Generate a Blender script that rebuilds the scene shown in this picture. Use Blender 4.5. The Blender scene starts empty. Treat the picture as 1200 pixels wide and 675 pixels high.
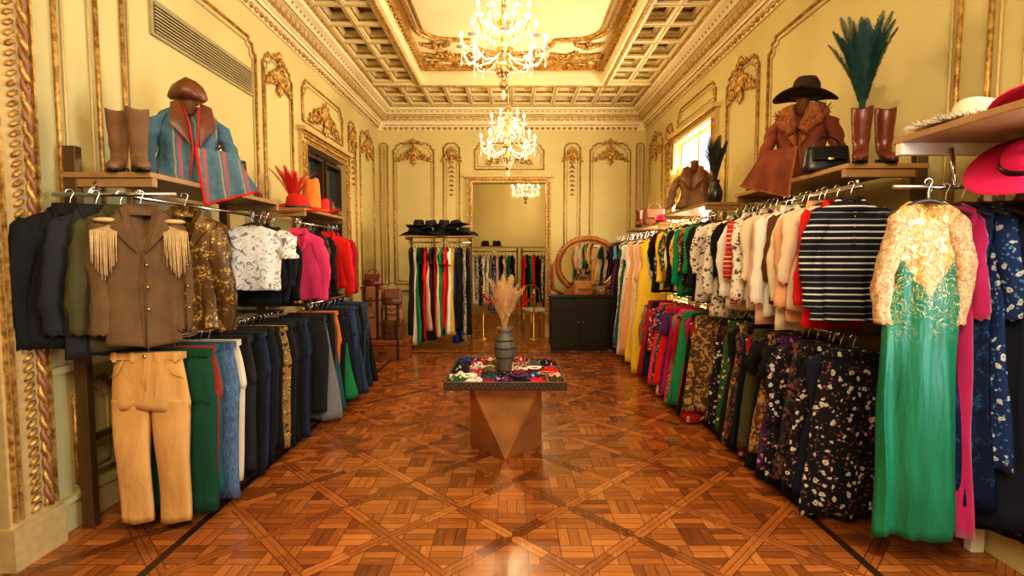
import bpy, bmesh, math, random
from mathutils import Vector, Matrix
R=random.Random(11)
SC=bpy.context.scene
COL=SC.collection
pi=math.pi
# ------------------------------------------------------------------ builder
class M:
    def __init__(s,T=None):
        s.v=[];s.f=[];s.mi=[];s.sm=[];s.T=T
    def add(s,vs,fs,mi=0,sm=True):
        b=len(s.v)
        s.v+=[s.T(p) if s.T else tuple(p) for p in vs]
        for f in fs:
            s.f.append(tuple(i+b for i in f)); s.mi.append(mi); s.sm.append(sm)
    def box(s,x0,x1,y0,y1,z0,z1,mi=0):
        vs=[(x,y,z) for x in(x0,x1) for y in(y0,y1) for z in(z0,z1)]
        s.add(vs,[(0,1,3,2),(4,6,7,5),(0,4,5,1),(2,3,7,6),(0,2,6,4),(1,5,7,3)],mi,False)
    def loft(s,rings,mi=0,sm=True,cap=True,loop=False):
        n=len(rings[0]); vs=[p for r in rings for p in r]; fs=[]
        k=len(rings)
        for i in range(k if loop else k-1):
            a=i*n; b=((i+1)%k)*n
            for j in range(n):
                j2=(j+1)%n
                fs.append((a+j,a+j2,b+j2,b+j))
        if cap and not loop:
            fs.append(tuple(range(n-1,-1,-1))); fs.append(tuple(range((k-1)*n,k*n)))
        s.add(vs,fs,mi,sm)
    def tube(s,pts,r,n=6,mi=0,closed=False,cap=True,flat=1.0):
        P=[Vector(p) for p in pts]; k=len(P)
        if not hasattr(r,'__len__'): r=[r]*k
        rings=[];up=None
        for i in range(k):
            if closed: t=P[(i+1)%k]-P[i-1]
            else: t=P[min(i+1,k-1)]-P[max(i-1,0)]
            if t.length<1e-9: t=Vector((0,0,1))
            t.normalize()
            if up is None:
                up=Vector((0,0,1)) if abs(t.z)<.9 else Vector((1,0,0))
            u=up-t*up.dot(t)
            if u.length<1e-6: u=t.orthogonal()
            u.normalize(); w=t.cross(u); up=u
            rings.append([tuple(P[i]+u*(r[i]*math.cos(2*pi*j/n))+w*(r[i]*flat*math.sin(2*pi*j/n))) for j in range(n)])
        s.loft(rings,mi,True,cap,closed)
    def lathe(s,prof,c=(0,0,0),n=16,mi=0,sm=True,f=None):
        rings=[]
        for r,z in prof:
            ring=[]
            for j in range(n):
                a=2*pi*j/n; p=(r*math.cos(a),r*math.sin(a),z)
                if f: p=f(p,a)
                ring.append((p[0]+c[0],p[1]+c[1],p[2]+c[2]))
            rings.append(ring)
        s.loft(rings,mi,sm)
    def ell(s,c,r,mi=0,n=8,rot=None):
        k=max(4,n//2+1); vs=[];rings=[]
        c=Vector(c)
        for i in range(k+1):
            ph=-pi/2+pi*i/k
            ph=max(-pi/2+.05,min(pi/2-.05,ph))
            ring=[]
            for j in range(n):
                a=2*pi*j/n
                p=Vector((r[0]*math.cos(ph)*math.cos(a),r[1]*math.cos(ph)*math.sin(a),r[2]*math.sin(ph)))
                if rot: p=rot@p
                ring.append(tuple(c+p))
            rings.append(ring)
        s.loft(rings,mi)
    def grid(s,P,mi=0):
        a=len(P); b=len(P[0]); vs=[p for r in P for p in r]
        s.add(vs,[(i*b+j,i*b+j+1,(i+1)*b+j+1,(i+1)*b+j) for i in range(a-1) for j in range(b-1)],mi,True)
    def obj(s,name,mats,parent=None,bevel=0,sub=0,loc=None,rot=None,**pr):
        me=bpy.data.meshes.new(name)
        me.from_pydata(s.v,[],s.f)
        me.polygons.foreach_set('material_index',s.mi)
        me.polygons.foreach_set('use_smooth',s.sm)
        if not isinstance(mats,(list,tuple)): mats=[mats]
        for m in mats: me.materials.append(m)
        bm=bmesh.new(); bm.from_mesh(me); bmesh.ops.recalc_face_normals(bm,faces=bm.faces); bm.to_mesh(me); bm.free()
        o=bpy.data.objects.new(name,me); COL.objects.link(o)
        if parent: o.parent=parent
        if loc: o.location=loc
        if rot is not None: o.rotation_euler=rot if hasattr(rot,'__len__') else (0,0,rot)
        if bevel:
            b=o.modifiers.new('b','BEVEL'); b.width=bevel; b.segments=2; b.limit_method='ANGLE'
        if sub:
            b=o.modifiers.new('s','SUBSURF'); b.levels=sub; b.render_levels=sub
        for k,v in pr.items(): o[k]=v
        return o
def empty(name,loc,rot=0,**pr):
    o=bpy.data.objects.new(name,None); COL.objects.link(o); o.location=loc; o.rotation_euler=(0,0,rot)
    o.empty_display_size=.05
    for k,v in pr.items(): o[k]=v
    return o
# ------------------------------------------------------------------ materials
class NT:
    def __init__(s,name):
        s.m=bpy.data.materials.new(name); s.m.use_nodes=True
        s.t=s.m.node_tree; s.n=s.t.nodes; s.b=s.n['Principled BSDF']
    def node(s,t,**kw):
        n=s.n.new(t)
        for k,v in kw.items(): setattr(n,k,v)
        return n
    def put(s,sock,v):
        if isinstance(v,bpy.types.NodeSocket): s.t.links.new(v,sock)
        else:
            if hasattr(sock.default_value,'__len__') and hasattr(v,'__len__') and len(sock.default_value)==4 and len(v)==3: v=(*v,1)
            sock.default_value=v
    def ma(s,op,a,b=0,c=0):
        n=s.node('ShaderNodeMath',operation=op)
        for i,x in enumerate((a,b,c)):
            s.put(n.inputs[i],x)
        return n.outputs[0]
    def mix(s,f,a,b,bt='MIX'):
        n=s.node('ShaderNodeMix',data_type='RGBA',blend_type=bt)
        s.put(n.inputs[0],f); s.put(n.inputs[6],a); s.put(n.inputs[7],b)
        return n.outputs[2]
    def co(s): return s.node('ShaderNodeTexCoord').outputs['Object']
    def mapping(s,v,sc=(1,1,1),rot=(0,0,0),loc=(0,0,0)):
        n=s.node('ShaderNodeMapping'); s.put(n.inputs[0],v); n.inputs['Scale'].default_value=sc; n.inputs['Rotation'].default_value=rot; n.inputs['Location'].default_value=loc
        return n.outputs[0]
    def noise(s,v,sc,det=3,rough=.5,dist=0):
        n=s.node('ShaderNodeTexNoise'); s.put(n.inputs['Vector'],v); n.inputs['Scale'].default_value=sc; n.inputs['Detail'].default_value=det; n.inputs['Roughness'].default_value=rough; n.inputs['Distortion'].default_value=dist
        return n.outputs[0]
    def vor(s,v,sc,out='Distance',rnd=1.0):
        n=s.node('ShaderNodeTexVoronoi'); s.put(n.inputs['Vector'],v); n.inputs['Scale'].default_value=sc; n.inputs['Randomness'].default_value=rnd
        return n.outputs[out]
    def step(s,v,lo,hi):
        n=s.node('ShaderNodeMapRange'); n.clamp=True
        s.put(n.inputs[0],v); n.inputs[1].default_value=lo; n.inputs[2].default_value=hi
        return n.outputs[0]
    def bump(s,h,st=.3,d=.01):
        n=s.node('ShaderNodeBump'); s.put(n.inputs['Height'],h); n.inputs['Strength'].default_value=st; n.inputs['Distance'].default_value=d
        s.t.links.new(n.outputs[0],s.b.inputs['Normal'])
    def col(s,c): s.put(s.b.inputs['Base Color'],c)
    def rough(s,c): s.put(s.b.inputs['Roughness'],c)
def dk(c,k): return tuple(x*k for x in c[:3])
def simple(name,c,rough=.5,metal=0,var=.25,sc=8,bump=0,coat=0,em=0):
    N=NT(name); co=N.co()
    nz=N.noise(co,sc,4)
    N.col(N.mix(nz,dk(c,1-var),dk(c,1+var)))
    N.rough(rough); N.b.inputs['Metallic'].default_value=metal
    N.b.inputs['Coat Weight'].default_value=coat
    if bump: N.bump(N.noise(co,sc*5,3),bump,.005)
    if em:
        N.put(N.b.inputs['Emission Color'],c); N.b.inputs['Emission Strength'].default_value=em
    return N.m
CM={}
PAL={
'black':((.007,.007,.008),'plain'),'charcoal':((.02,.02,.023),'plain'),'navy':((.008,.012,.036),'plain'),
'khaki':((.64,.35,.12),'plain'),'dark green':((.006,.06,.03),'plain'),'rust red':((.32,.04,.02),'plain'),
'teal':((.02,.12,.14),'plain'),'cream':((.75,.62,.44),'plain'),'white':((.85,.8,.72),'plain'),
'brown':((.13,.05,.02),'plain'),'tan':((.42,.24,.11),'plain'),'orange':((.7,.2,.03),'plain'),
'green':((.015,.25,.08),'plain'),'emerald':((0,.25,.11),'plain'),'red':((.66,.012,.01),'plain'),'crimson':((.34,.008,.02),'plain'),
'pink':((.75,.05,.16),'plain'),'magenta':((.45,.008,.1),'plain'),'pale pink':((.78,.48,.4),'plain'),'peach':((.8,.42,.24),'plain'),
'yellow':((.85,.6,.05),'plain'),'mustard':((.6,.36,.04),'plain'),'purple':((.11,.02,.15),'plain'),'sky blue':((.13,.36,.5),'plain'),
'grey':((.2,.2,.2),'plain'),'olive':((.07,.06,.02),'plain'),'burgundy':((.1,.01,.015),'plain'),'royal blue':((.015,.05,.3),'plain'),
'denim blue':((.025,.05,.1),'denim'),'pale denim':((.07,.12,.2),'denim'),'dark denim':((.012,.022,.045),'denim'),
'gold print':((.3,.17,.05),'floral',(.03,.02,.02),(.7,.5,.1)),
'black and white floral':((.008,.008,.012),'floral',(.6,.55,.5),(.25,.08,.08)),
'red floral':((.4,.015,.015),'floral',(.75,.6,.4),(.02,.02,.03)),
'green floral':((.02,.1,.035),'floral',(.75,.5,.22),(.45,.04,.04)),
'blue floral':((.012,.035,.15),'floral',(.55,.6,.65),(.08,.25,.4)),
'white floral':((.78,.72,.6),'floral',(.1,.1,.12),(.5,.05,.08)),
'yellow floral':((.75,.5,.08),'floral',(.7,.1,.05),(.1,.25,.1)),
'purple floral':((.07,.012,.09),'floral',(.6,.22,.4),(.05,.2,.1)),
'brown paisley':((.13,.045,.015),'abstract',(.5,.3,.1),(.02,.045,.035)),
'multicolour paisley':((.45,.04,.04),'abstract',(.04,.2,.2),(.7,.52,.16)),
'dark paisley':((.012,.012,.018),'abstract',(.2,.07,.05),(.015,.045,.04)),
'black polka dot':((.008,.008,.01),'dots',(.75,.7,.6)),
'grey print':((.6,.56,.5),'abstract',(.06,.06,.07),(.85,.8,.74)),
'navy striped':((.008,.01,.026),'stripe',(.7,.7,.68)),
'red striped':((.55,.03,.03),'stripe',(.8,.75,.65)),
'blue striped':((.05,.15,.35),'vstripe',(.8,.8,.8)),
'navy sequined':((.004,.014,.06),'sequin',(.02,.1,.26)),
'black sequined':((.007,.007,.01),'sequin',(.08,.08,.12)),
'gold sequined':((.1,.05,.014),'sequin',(.6,.36,.1)),
'magenta velvet':((.4,.004,.09),'plain'),
'white lace':((.85,.8,.7),'lace',(.6,.5,.4)),
'beige lace':((.62,.44,.26),'lace',(.36,.2,.09)),
}
def cloth(key):
    if key in CM: return CM[key]
    p=PAL[key]; c=p[0]; pat=p[1]
    N=NT('cloth '+key); co=N.co()
    nz=N.noise(co,3,3)
    base=N.mix(nz,dk(c,.7),dk(c,1.25))
    N.rough(.85); N.b.inputs['Specular IOR Level'].default_value=.35
    if pat=='floral':
        w=N.node('ShaderNodeVectorMath',operation='ADD')
        N.put(w.inputs[0],co); nn=N.node('ShaderNodeTexNoise'); N.put(nn.inputs['Vector'],co); nn.inputs['Scale'].default_value=28
        sc=N.node('ShaderNodeVectorMath',operation='SCALE'); N.put(sc.inputs[0],nn.outputs[1]); sc.inputs['Scale'].default_value=.04
        N.t.links.new(sc.outputs[0],w.inputs[1])
        d1=N.vor(w.outputs[0],21); d2=N.vor(w.outputs[0],38)
        base=N.mix(N.step(d2,.28,.22),base,p[3]); base=N.mix(N.step(d1,.33,.27),base,p[2])
        base=N.mix(N.step(d1,.13,.09),base,p[3])
    elif pat=='abstract':
        a=N.noise(co,14,4,.6,1.8); b=N.noise(co,22,3,.6,2.5)
        base=N.mix(N.step(a,.5,.54),base,p[2]); base=N.mix(N.step(b,.56,.6),base,p[3])
    elif pat=='dots':
        d=N.vor(co,30,'Distance',.15); base=N.mix(N.step(d,.28,.22),base,p[2])
    elif pat in('stripe','vstripe'):
        s=N.node('ShaderNodeSeparateXYZ'); N.put(s.inputs[0],co)
        z=N.ma('ADD',s.outputs[2 if pat=='stripe' else 0],5.0)
        a=N.ma('FRACT',N.ma('MULTIPLY',z,27.0)); b=N.ma('FRACT',N.ma('MULTIPLY',z,5.4))
        m=N.step(N.ma('ABSOLUTE',N.ma('SUBTRACT',a,.5)),.16,.1)
        m2=N.step(N.ma('ABSOLUTE',N.ma('SUBTRACT',b,.5)),.42,.36)
        base=N.mix(N.ma('MULTIPLY',m,m2),base,p[2])
    elif pat=='sequin':
        cc=N.vor(co,110,'Color'); s=N.node('ShaderNodeSeparateColor'); N.put(s.inputs[0],cc)
        big=N.noise(co,9,3,.6,1.5)
        base=N.mix(N.ma('MULTIPLY',N.step(s.outputs[0],.3,.9),N.step(big,.5,.6)),base,p[2])
        N.b.inputs['Metallic'].default_value=.4; N.rough(.4)
    elif pat=='denim':
        a=N.noise(N.mapping(co,(1,1,.25)),120,2); base=N.mix(N.step(a,.4,.8),base,dk(c,2.2))
    elif pat=='lace':
        d=N.vor(co,75); base=N.mix(N.step(d,.35,.6),base,p[2])
    if key=='magenta velvet': N.b.inputs['Sheen Weight'].default_value=.6
    N.col(base)
    wr=N.noise(N.mapping(co,(1,1,.4)),9,3,.5,.6)
    N.bump(wr,.5,.03)
    CM[key]=N.m; return N.m
def wallmat(name,c1,c2):
    N=NT(name); co=N.co()
    a=N.noise(co,.7,4,.6); N.col(N.mix(N.step(a,.3,.7),c1,c2)); N.rough(.55); N.bump(N.noise(co,30,3),.08,.004); return N.m
MW=wallmat('cream yellow wall paint',(.55,.46,.2),(.65,.56,.27))
MC=wallmat('pale ceiling plaster',(.74,.66,.4),(.8,.72,.47))
def giltm():
    N=NT('antique gilt'); co=N.co(); a=N.noise(co,25,4,.6)
    N.col(N.mix(N.step(a,.35,.65),(.24,.11,.022),(.7,.43,.13))); N.rough(.42); N.b.inputs['Metallic'].default_value=.45
    N.bump(a,.5,.01); return N.m
GILT=giltm()
IVG=simple('ivory gilded moulding',(.58,.42,.18),.5,.1,.3,20)
ROSE=simple('rose brown moulding',(.3,.13,.06),.45,.1,.3,20)
WOOD=simple('polished brown wood',(.2,.08,.03),.35,0,.4,14)
DWOOD=simple('dark brown wood',(.04,.016,.008),.4,0,.4,14)
SHELF=simple('bronze brown shelf wood',(.36,.2,.075),.4,.1,.25,10)
RACKM=simple('bronze rack metal',(.15,.085,.035),.4,.5,.2,10)
CHROME=simple('polished chrome',(.75,.75,.75),.2,1,.05,10)
BLK=simple('matte black paint',(.01,.01,.01),.4,0,.2,10)
WHT=simple('white lacquer',(.8,.76,.68),.4,0,.05,5)
BRASS=simple('aged brass',(.75,.48,.16),.25,.95,.15,12)
LEATH=simple('brown leather',(.15,.045,.015),.38,0,.5,12,.3)
LEATHT=simple('tan leather',(.36,.15,.05),.45,0,.45,12,.3)
LEATHR=simple('oxblood leather',(.15,.03,.014),.3,0,.45,12,.2)
LEATHB=simple('black leather',(.01,.01,.01),.3,0,.3,12,.3)
SUEDE=simple('brown suede',(.2,.1,.045),.9,0,.5,9,.5)
FELT=simple('black felt',(.01,.009,.009),.9,0,.2,9)
FELTB=simple('dark brown felt',(.035,.017,.009),.9,0,.3,9)
REDF=simple('red felt',(.6,.015,.008),.8,0,.3,9)
ORF=simple('orange felt',(.75,.22,.03),.8,0,.3,9)
PINKF=simple('magenta felt',(.75,.015,.14),.8,0,.15,9)
WHF=simple('cream fur',(.85,.74,.58),.95,0,.2,30,.8)
FUR=simple('reddish fur',(.32,.11,.035),.95,0,.7,40,1)
BLUE=simple('blue grey wool',(.075,.15,.19),.9,0,.3,12,.5)
TEALF=simple('dark teal feather',(.006,.05,.045),.6,0,.6,20)
BLKF=simple('black green feather',(.012,.022,.015),.6,0,.5,20)
YELF=simple('yellow feather',(.85,.7,.25),.8,0,.2,20)
PAMP=simple('dried pampas',(.66,.4,.18),.9,0,.3,25)
GREYV=simple('weathered vase ceramic',(.13,.11,.085),.5,0,.5,25)
def ponchom():
    N=NT('blue grey tweed with rose stripes'); co=N.co()
    s=N.node('ShaderNodeSeparateXYZ'); N.put(s.inputs[0],co); nz=N.noise(co,10,3)
    x=N.ma('ADD',s.outputs[0],N.ma('MULTIPLY',nz,.03))
    a=N.ma('FRACT',N.ma('MULTIPLY',N.ma('ADD',x,5),8.0))
    b=N.mix(N.noise(co,30,4),(.04,.1,.14),(.13,.22,.26))
    b=N.mix(N.step(N.ma('ABSOLUTE',N.ma('SUBTRACT',a,.5)),.1,.06),b,(.4,.1,.09))
    b=N.mix(N.step(N.ma('ABSOLUTE',N.ma('SUBTRACT',a,.25)),.04,.02),b,(.4,.26,.13))
    N.col(b); N.rough(.9); N.bump(N.noise(co,40,3),.4,.01); return N.m
PONCHO=ponchom()
def glassm():
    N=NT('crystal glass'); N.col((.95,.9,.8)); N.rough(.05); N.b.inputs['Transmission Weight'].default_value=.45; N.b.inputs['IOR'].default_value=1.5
    N.put(N.b.inputs['Emission Color'],(1,.8,.45)); N.b.inputs['Emission Strength'].default_value=.2  # faint emission puts a warm glow into the crystal, which is no lamp
    return N.m
CRY=glassm()
BULB=simple('glowing bulb',(1,.82,.5),.4,0,.0,5,0,0,25)
MIR=simple('mirror glass',(.8,.8,.78),.03,1,.0,5)
def floorm():
    N=NT('versailles oak parquet'); co=N.co()
    s=N.node('ShaderNodeSeparateXYZ'); N.put(s.inputs[0],co); x,y=s.outputs[0],s.outputs[1]
    S=.5
    u=N.ma('MULTIPLY',N.ma('ADD',x,y),.7071/S); v=N.ma('MULTIPLY',N.ma('SUBTRACT',x,y),.7071/S)
    fu=N.ma('FRACT',N.ma('ADD',u,50)); fv=N.ma('FRACT',N.ma('ADD',v,50))
    eu=N.ma('MINIMUM',fu,N.ma('SUBTRACT',1,fu)); ev=N.ma('MINIMUM',fv,N.ma('SUBTRACT',1,fv))
    e=N.ma('MINIMUM',eu,ev)
    border=N.ma('LESS_THAN',e,.07)
    gapb=N.ma('MAXIMUM',N.ma('LESS_THAN',e,.004),N.ma('LESS_THAN',N.ma('ABSOLUTE',N.ma('SUBTRACT',e,.07)),.006))
    c=S*1.4142/4
    a=N.ma('ADD',N.ma('DIVIDE',x,c),50.5); b=N.ma('ADD',N.ma('DIVIDE',y,c),50.5)
    fa=N.ma('FLOOR',a); fb=N.ma('FLOOR',b)
    par=N.ma('MODULO',N.ma('ADD',fa,fb),2)
    fra=N.ma('FRACT',a); frb=N.ma('FRACT',b)
    def sel(p,q):
        return N.ma('ADD',N.ma('MULTIPLY',par,q),N.ma('MULTIPLY',N.ma('SUBTRACT',1,par),p))
    p=N.ma('MULTIPLY',sel(fra,frb),3); other=sel(frb,fra)
    sid=N.ma('FLOOR',p); fp=N.ma('FRACT',p)
    g1=N.ma('LESS_THAN',N.ma('MINIMUM',fp,N.ma('SUBTRACT',1,fp)),.04)
    g2=N.ma('LESS_THAN',N.ma('MINIMUM',other,N.ma('SUBTRACT',1,other)),.014)
    gi=N.ma('MAXIMUM',g1,g2)
    gap=N.ma('MAXIMUM',gapb,N.ma('MULTIPLY',gi,N.ma('SUBTRACT',1,border)))
    cv=N.node('ShaderNodeCombineXYZ'); N.put(cv.inputs[0],N.ma('ADD',fa,N.ma('MULTIPLY',sid,.37))); N.put(cv.inputs[1],fb); N.put(cv.inputs[2],par)
    wn=N.node('ShaderNodeTexWhiteNoise'); N.put(wn.inputs['Vector'],cv.outputs[0])
    cb=N.node('ShaderNodeCombineXYZ'); N.put(cb.inputs[0],N.ma('FLOOR',N.ma('ADD',u,.5))); N.put(cb.inputs[1],N.ma('FLOOR',N.ma('ADD',v,.5))); N.put(cb.inputs[2],N.ma('LESS_THAN',eu,ev))
    wb=N.node('ShaderNodeTexWhiteNoise'); N.put(wb.inputs['Vector'],cb.outputs[0])
    # each cell keeps one dominant tone plus per plank variation
    cc=N.node('ShaderNodeCombineXYZ'); N.put(cc.inputs[0],fa); N.put(cc.inputs[1],fb)
    wc=N.node('ShaderNodeTexWhiteNoise'); N.put(wc.inputs['Vector'],cc.outputs[0])
    inner=N.ma('ADD',N.ma('MULTIPLY',wn.outputs[0],.6),N.ma('MULTIPLY',wc.outputs[0],.4))
    rnd=N.ma('ADD',N.ma('MULTIPLY',border,wb.outputs[0]),N.ma('MULTIPLY',N.ma('SUBTRACT',1,border),inner))
    gv=N.node('ShaderNodeCombineXYZ')
    N.put(gv.inputs[0],N.ma('MULTIPLY',sel(x,y),60)); N.put(gv.inputs[1],N.ma('MULTIPLY',sel(y,x),5)); N.put(gv.inputs[2],N.ma('MULTIPLY',rnd,30))
    gr=N.noise(gv.outputs[0],1,4,.6)
    t=N.ma('ADD',N.ma('MULTIPLY',rnd,.62),N.ma('MULTIPLY',gr,.38))
    ramp=N.node('ShaderNodeValToRGB'); N.put(ramp.inputs[0],t)
    el=ramp.color_ramp.elements; el[0].position=.15; el[0].color=(.13,.034,.007,1); el[1].position=.85; el[1].color=(.6,.22,.05,1)
    m=ramp.color_ramp.elements.new(.5); m.color=(.36,.11,.022,1)
    big=N.noise(co,.8,3)
    colr=N.mix(N.ma('MULTIPLY',gap,.8),ramp.outputs[0],(.04,.011,.004))
    colr=N.mix(N.ma('MULTIPLY',N.step(big,.35,.65),.25),colr,(.2,.06,.014))
    N.col(colr); N.rough(N.ma('ADD',.17,N.ma('MULTIPLY',gr,.16)))
    N.b.inputs['Coat Weight'].default_value=.2; N.b.inputs['Coat Roughness'].default_value=.14
    N.bump(N.ma('SUBTRACT',N.ma('MULTIPLY',gr,.25),gap),.25,.004)
    return N.m
FLO=floorm()
# ------------------------------------------------------------------ room
XW=2.6; YB=10.1; YF=-1.6
TC=[0]
def trimname():
    TC[0]+=1; return 'trim_%d'%TC[0]
def TL(p): return (-XW+p[2],p[0],p[1])
def TR(p): return (XW-p[2],p[0],p[1])
def TB(p): return (p[0],YB-p[2],p[1])
def wall(name,T,u0,u1,v0,v1,ops,label,mat=MW,th=.16):
    m=M(T); us=sorted({u0,u1,*[o[0] for o in ops],*[o[1] for o in ops]})
    for a,b in zip(us,us[1:]):
        hit=[o for o in ops if o[0]<=a and o[1]>=b]
        if not hit: m.box(a,b,v0,v1,-th,0)
        else:
            o=hit[0]
            if o[2]>v0: m.box(a,b,v0,o[2],-th,0)
            if o[3]<v1: m.box(a,b,o[3],v1,-th,0)
    return m.obj(name,mat,kind='structure',label=label)
LD=(6.45,7.95,0,3.0)
LN=(.9,2.5,0,3.6)
RW=(6.65,8.15,.9,3.35)
RN=(.7,2.0,.5,3.4)
BD=(-.78,.66,0,3.02)
wall('wall_left',TL,YF,YB+.16,0,4.75,[LN,LD],'cream yellow plaster wall with gilded mouldings')
wall('wall_right',TR,YF,YB+.16,0,4.75,[RN,RW],'cream yellow plaster wall with windows')
wall('wall_back',TB,-XW,XW,0,4.75,[BD],'cream yellow end wall with wide doorway')
m=M(); m.box(-XW,XW,YF-.16,YF,0,4.75); m.obj('wall_front',MW,kind='structure',label='plain cream yellow plaster wall')
m=M(); m.box(-XW-.16,XW+.16,YF-.16,15,-.1,0); m.obj('floor',FLO,kind='structure',label='glossy oak parquet floor in woven square panels')
m=M(); m.box(-XW-.16,XW+.16,YF-.16,YB+.16,4.64,4.75); m.obj('ceiling',MC,kind='structure',label='pale plaster ceiling above gilded coffers')
m=M()
m.box(-2.4,2.6,14.0,14.15,0,4.2); m.obj('wall_adjoining_back',MW,kind='structure',label='cream wall of the adjoining room')
m=M(); m.box(-2.4,-2.25,YB+.16,14,0,4.2); m.obj('wall_adjoining_left',MW,kind='structure',label='cream side wall of the adjoining room')
m=M(); m.box(2.45,2.6,YB+.16,14,0,4.2); m.obj('wall_adjoining_right',MW,kind='structure',label='cream side wall of the adjoining room')
m=M(); m.box(-2.4,2.6,YB+.16,14.15,4.2,4.3); m.obj('ceiling_adjoining',MC,kind='structure',label='plain ceiling of the adjoining room')
def frame(m,u0,u1,v0,v1,r=.02,mi=0,d=.012,notch=0):
    if notch:
        n=notch; P=[(u0,v0,d),(u1,v0,d),(u1,v1-n,d),(u1-n*.35,v1-n,d),(u1-n*.5,v1-n*.35,d),(u1-n,v1-n*.3,d),(u1-n,v1,d),(u0+n,v1,d),(u0+n,v1-n*.3,d),(u0+n*.5,v1-n*.35,d),(u0+n*.35,v1-n,d),(u0,v1-n,d)]
        k=len(P)
        for i in range(k): m.tube([P[i],P[(i+1)%k]],r,6,mi)
    else:
        m.box(u0-r,u1+r,v0-r,v0+r,0,d+r*.6,mi); m.box(u0-r,u1+r,v1-r,v1+r,0,d+r*.6,mi)
        m.box(u0-r,u0+r,v0+r,v1-r,0,d+r*.6,mi); m.box(u1-r,u1+r,v0+r,v1-r,0,d+r*.6,mi)
def spiral(cu,cv,r0,r1,a0,turns,d,k=18):
    return [(cu+(r0+(r1-r0)*i/k)*math.cos(a0+turns*2*pi*i/k),cv+(r0+(r1-r0)*i/k)*math.sin(a0+turns*2*pi*i/k),d) for i in range(k+1)]
def leaf(m,u,v,ang,L,w,d=.02,mi=0):
    m.ell((u+math.cos(ang)*L/2,v+math.sin(ang)*L/2,d),(L/2,w/2,.018),mi,6,Matrix.Rotation(ang,3,'Z'))
def crest(m,cu,cv,w,h,mi=0):
    d=.03
    for k in range(7):
        a=pi/2+(k-3)*.36; leaf(m,cu,cv,a,h*(.62-.06*abs(k-3)),h*.13,.035,mi)
    m.ell((cu,cv,.04),(h*.13,h*.16,.04),mi,8)
    for k in(-1,0,1): leaf(m,cu,cv,-pi/2+k*.4,h*(.45-.1*abs(k)),h*.12,.03,mi)
    for s in(-1,1):
        r=w*.115
        c=[(cu+s*(w*.27)+s*(-p[0]),cv+p[1],p[2]) for p in spiral(0,0,r,r*.2,0,1.4,d)]
        m.tube(c,[.018*(h/.4)**.5*(1-.5*i/18) for i in range(19)],5,mi)
        c=[(cu+s*(w*.42)+s*p[0],cv-h*.12-p[1],p[2]) for p in spiral(0,0,r*.7,r*.15,pi,1.3,d)]
        m.tube(c,.012*(h/.4)**.5,5,mi)
        for i in range(7):
            t=i/6; leaf(m,cu+s*w*(.08+.38*t),cv+h*(.1-.22*t*t),(pi/2-s*(.5+.9*t)) if i%2 else (-pi/2+s*(.7+.3*t)),h*.3*(1-.35*t),h*.1,.026,mi)
def drop(m,u,v0,v1,w,mi=0):
    n=int((v1-v0)/.09); 
    for i in range(n):
        v=v1-i*.09; k=1-.55*i/n
        for s in(-1,1): leaf(m,u,v,-pi/2+s*.7,w*k,w*.28*k,.022,mi)
        m.ell((u,v-.03,.03),(.012*k+.006,.022,.02),mi,6)
def panel(T,u0,u1,v0,v1,kind='big',label='gilded wall panel moulding'):
    m=M(T); n=min(.12,(u1-u0)*.25)
    frame(m,u0,u1,v0,v1,.014,0,.012,n)
    frame(m,u0+.055,u1-.055,v0+.055,v1-.055,.008,1,.008,n)
    cu=(u0+u1)/2; w=u1-u0
    if kind=='big':
        crest(m,cu,v1-.1-.22*min(w,1),w*.85,.5*min(1,w))
        crest(m,cu,v1+.0,w*.45,.16)
    elif kind=='narrow':
        crest(m,cu,v1-.28,w*1.1,.34); drop(m,cu,v1-1.1,v1-.42,.1)
    return m.obj(trimname(),[GILT,IVG],kind='structure',label=label)
for s in(-1,1):
    def U(a,b): return (a,b) if s>0 else (-b,-a)
    panel(TB,*U(1.52,2.3),1.05,3.78,'big'); panel(TB,*U(1.02,1.33),1.05,3.78,'narrow')
    panel(TB,*U(2.42,2.56),1.05,3.78,'plain')
    panel(TB,*U(1.02,2.3),.2,.9,'plain')
panel(TB,-.72,.62,3.28,3.78,'plain')
m=M(TB); crest(m,-.05,3.45,.9,.35); m.obj(trimname(),GILT,kind='structure',label='gilded carved crest above doorway')
def casing(T,u0,u1,v1,w=.13,label='carved gilded door casing',rope=True,d=.05,c0=IVG,c1=GILT):
    m=M(T)
    for a,b in((u0-w,u0),(u1,u1+w)):
        m.box(a,b,0,v1,0,d,0)
        for q in(.08,.2,.8,.92):
            x=a+(b-a)*q; m.box(x-.006,x+.006,.25,v1,d,d+.018,1)
        m.box(a-.01,b+.01,0,.22,0,d+.03,0)
    m.box(u0-w,u1+w,v1,v1+w,0,d,0); m.box(u0-w+.01,u1+w-.01,v1+w-.03,v1+w-.01,d,d+.02,1); m.box(u0,u1,v1+.015,v1+.03,d,d+.02,1)
    m.box(u0-w-.05,u1+w+.05,v1+w,v1+w+.05,0,d+.06,0)
    if rope:
        step=.05
        def bead(u,v,hz):
            rot=Matrix.Rotation(.7 if not hz else .7+pi/2,3,'Z'); m.ell((u,v,d+.008),(.036,.015,.018),1,6,rot)
        v=.27
        while v<v1: bead(u0-w/2,v,0); bead(u1+w/2,v,0); v+=step
        u=u0-w/2
        while u<u1+w/2: bead(u,v1+w/2,1); u+=step
    return m.obj(trimname(),[c0,c1],kind='structure',label=label)
casing(TB,BD[0],BD[1],BD[3],.1)
casing(TL,LD[0],LD[1],LD[3],.13)
casing(TL,LN[0],LN[1],LN[3],.28,'broad twisted rope door casing with gilding',True,.07)
casing(TR,RN[0],RN[1],RN[3],.25,'broad twisted rope window casing with gilding',True,.07)
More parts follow.
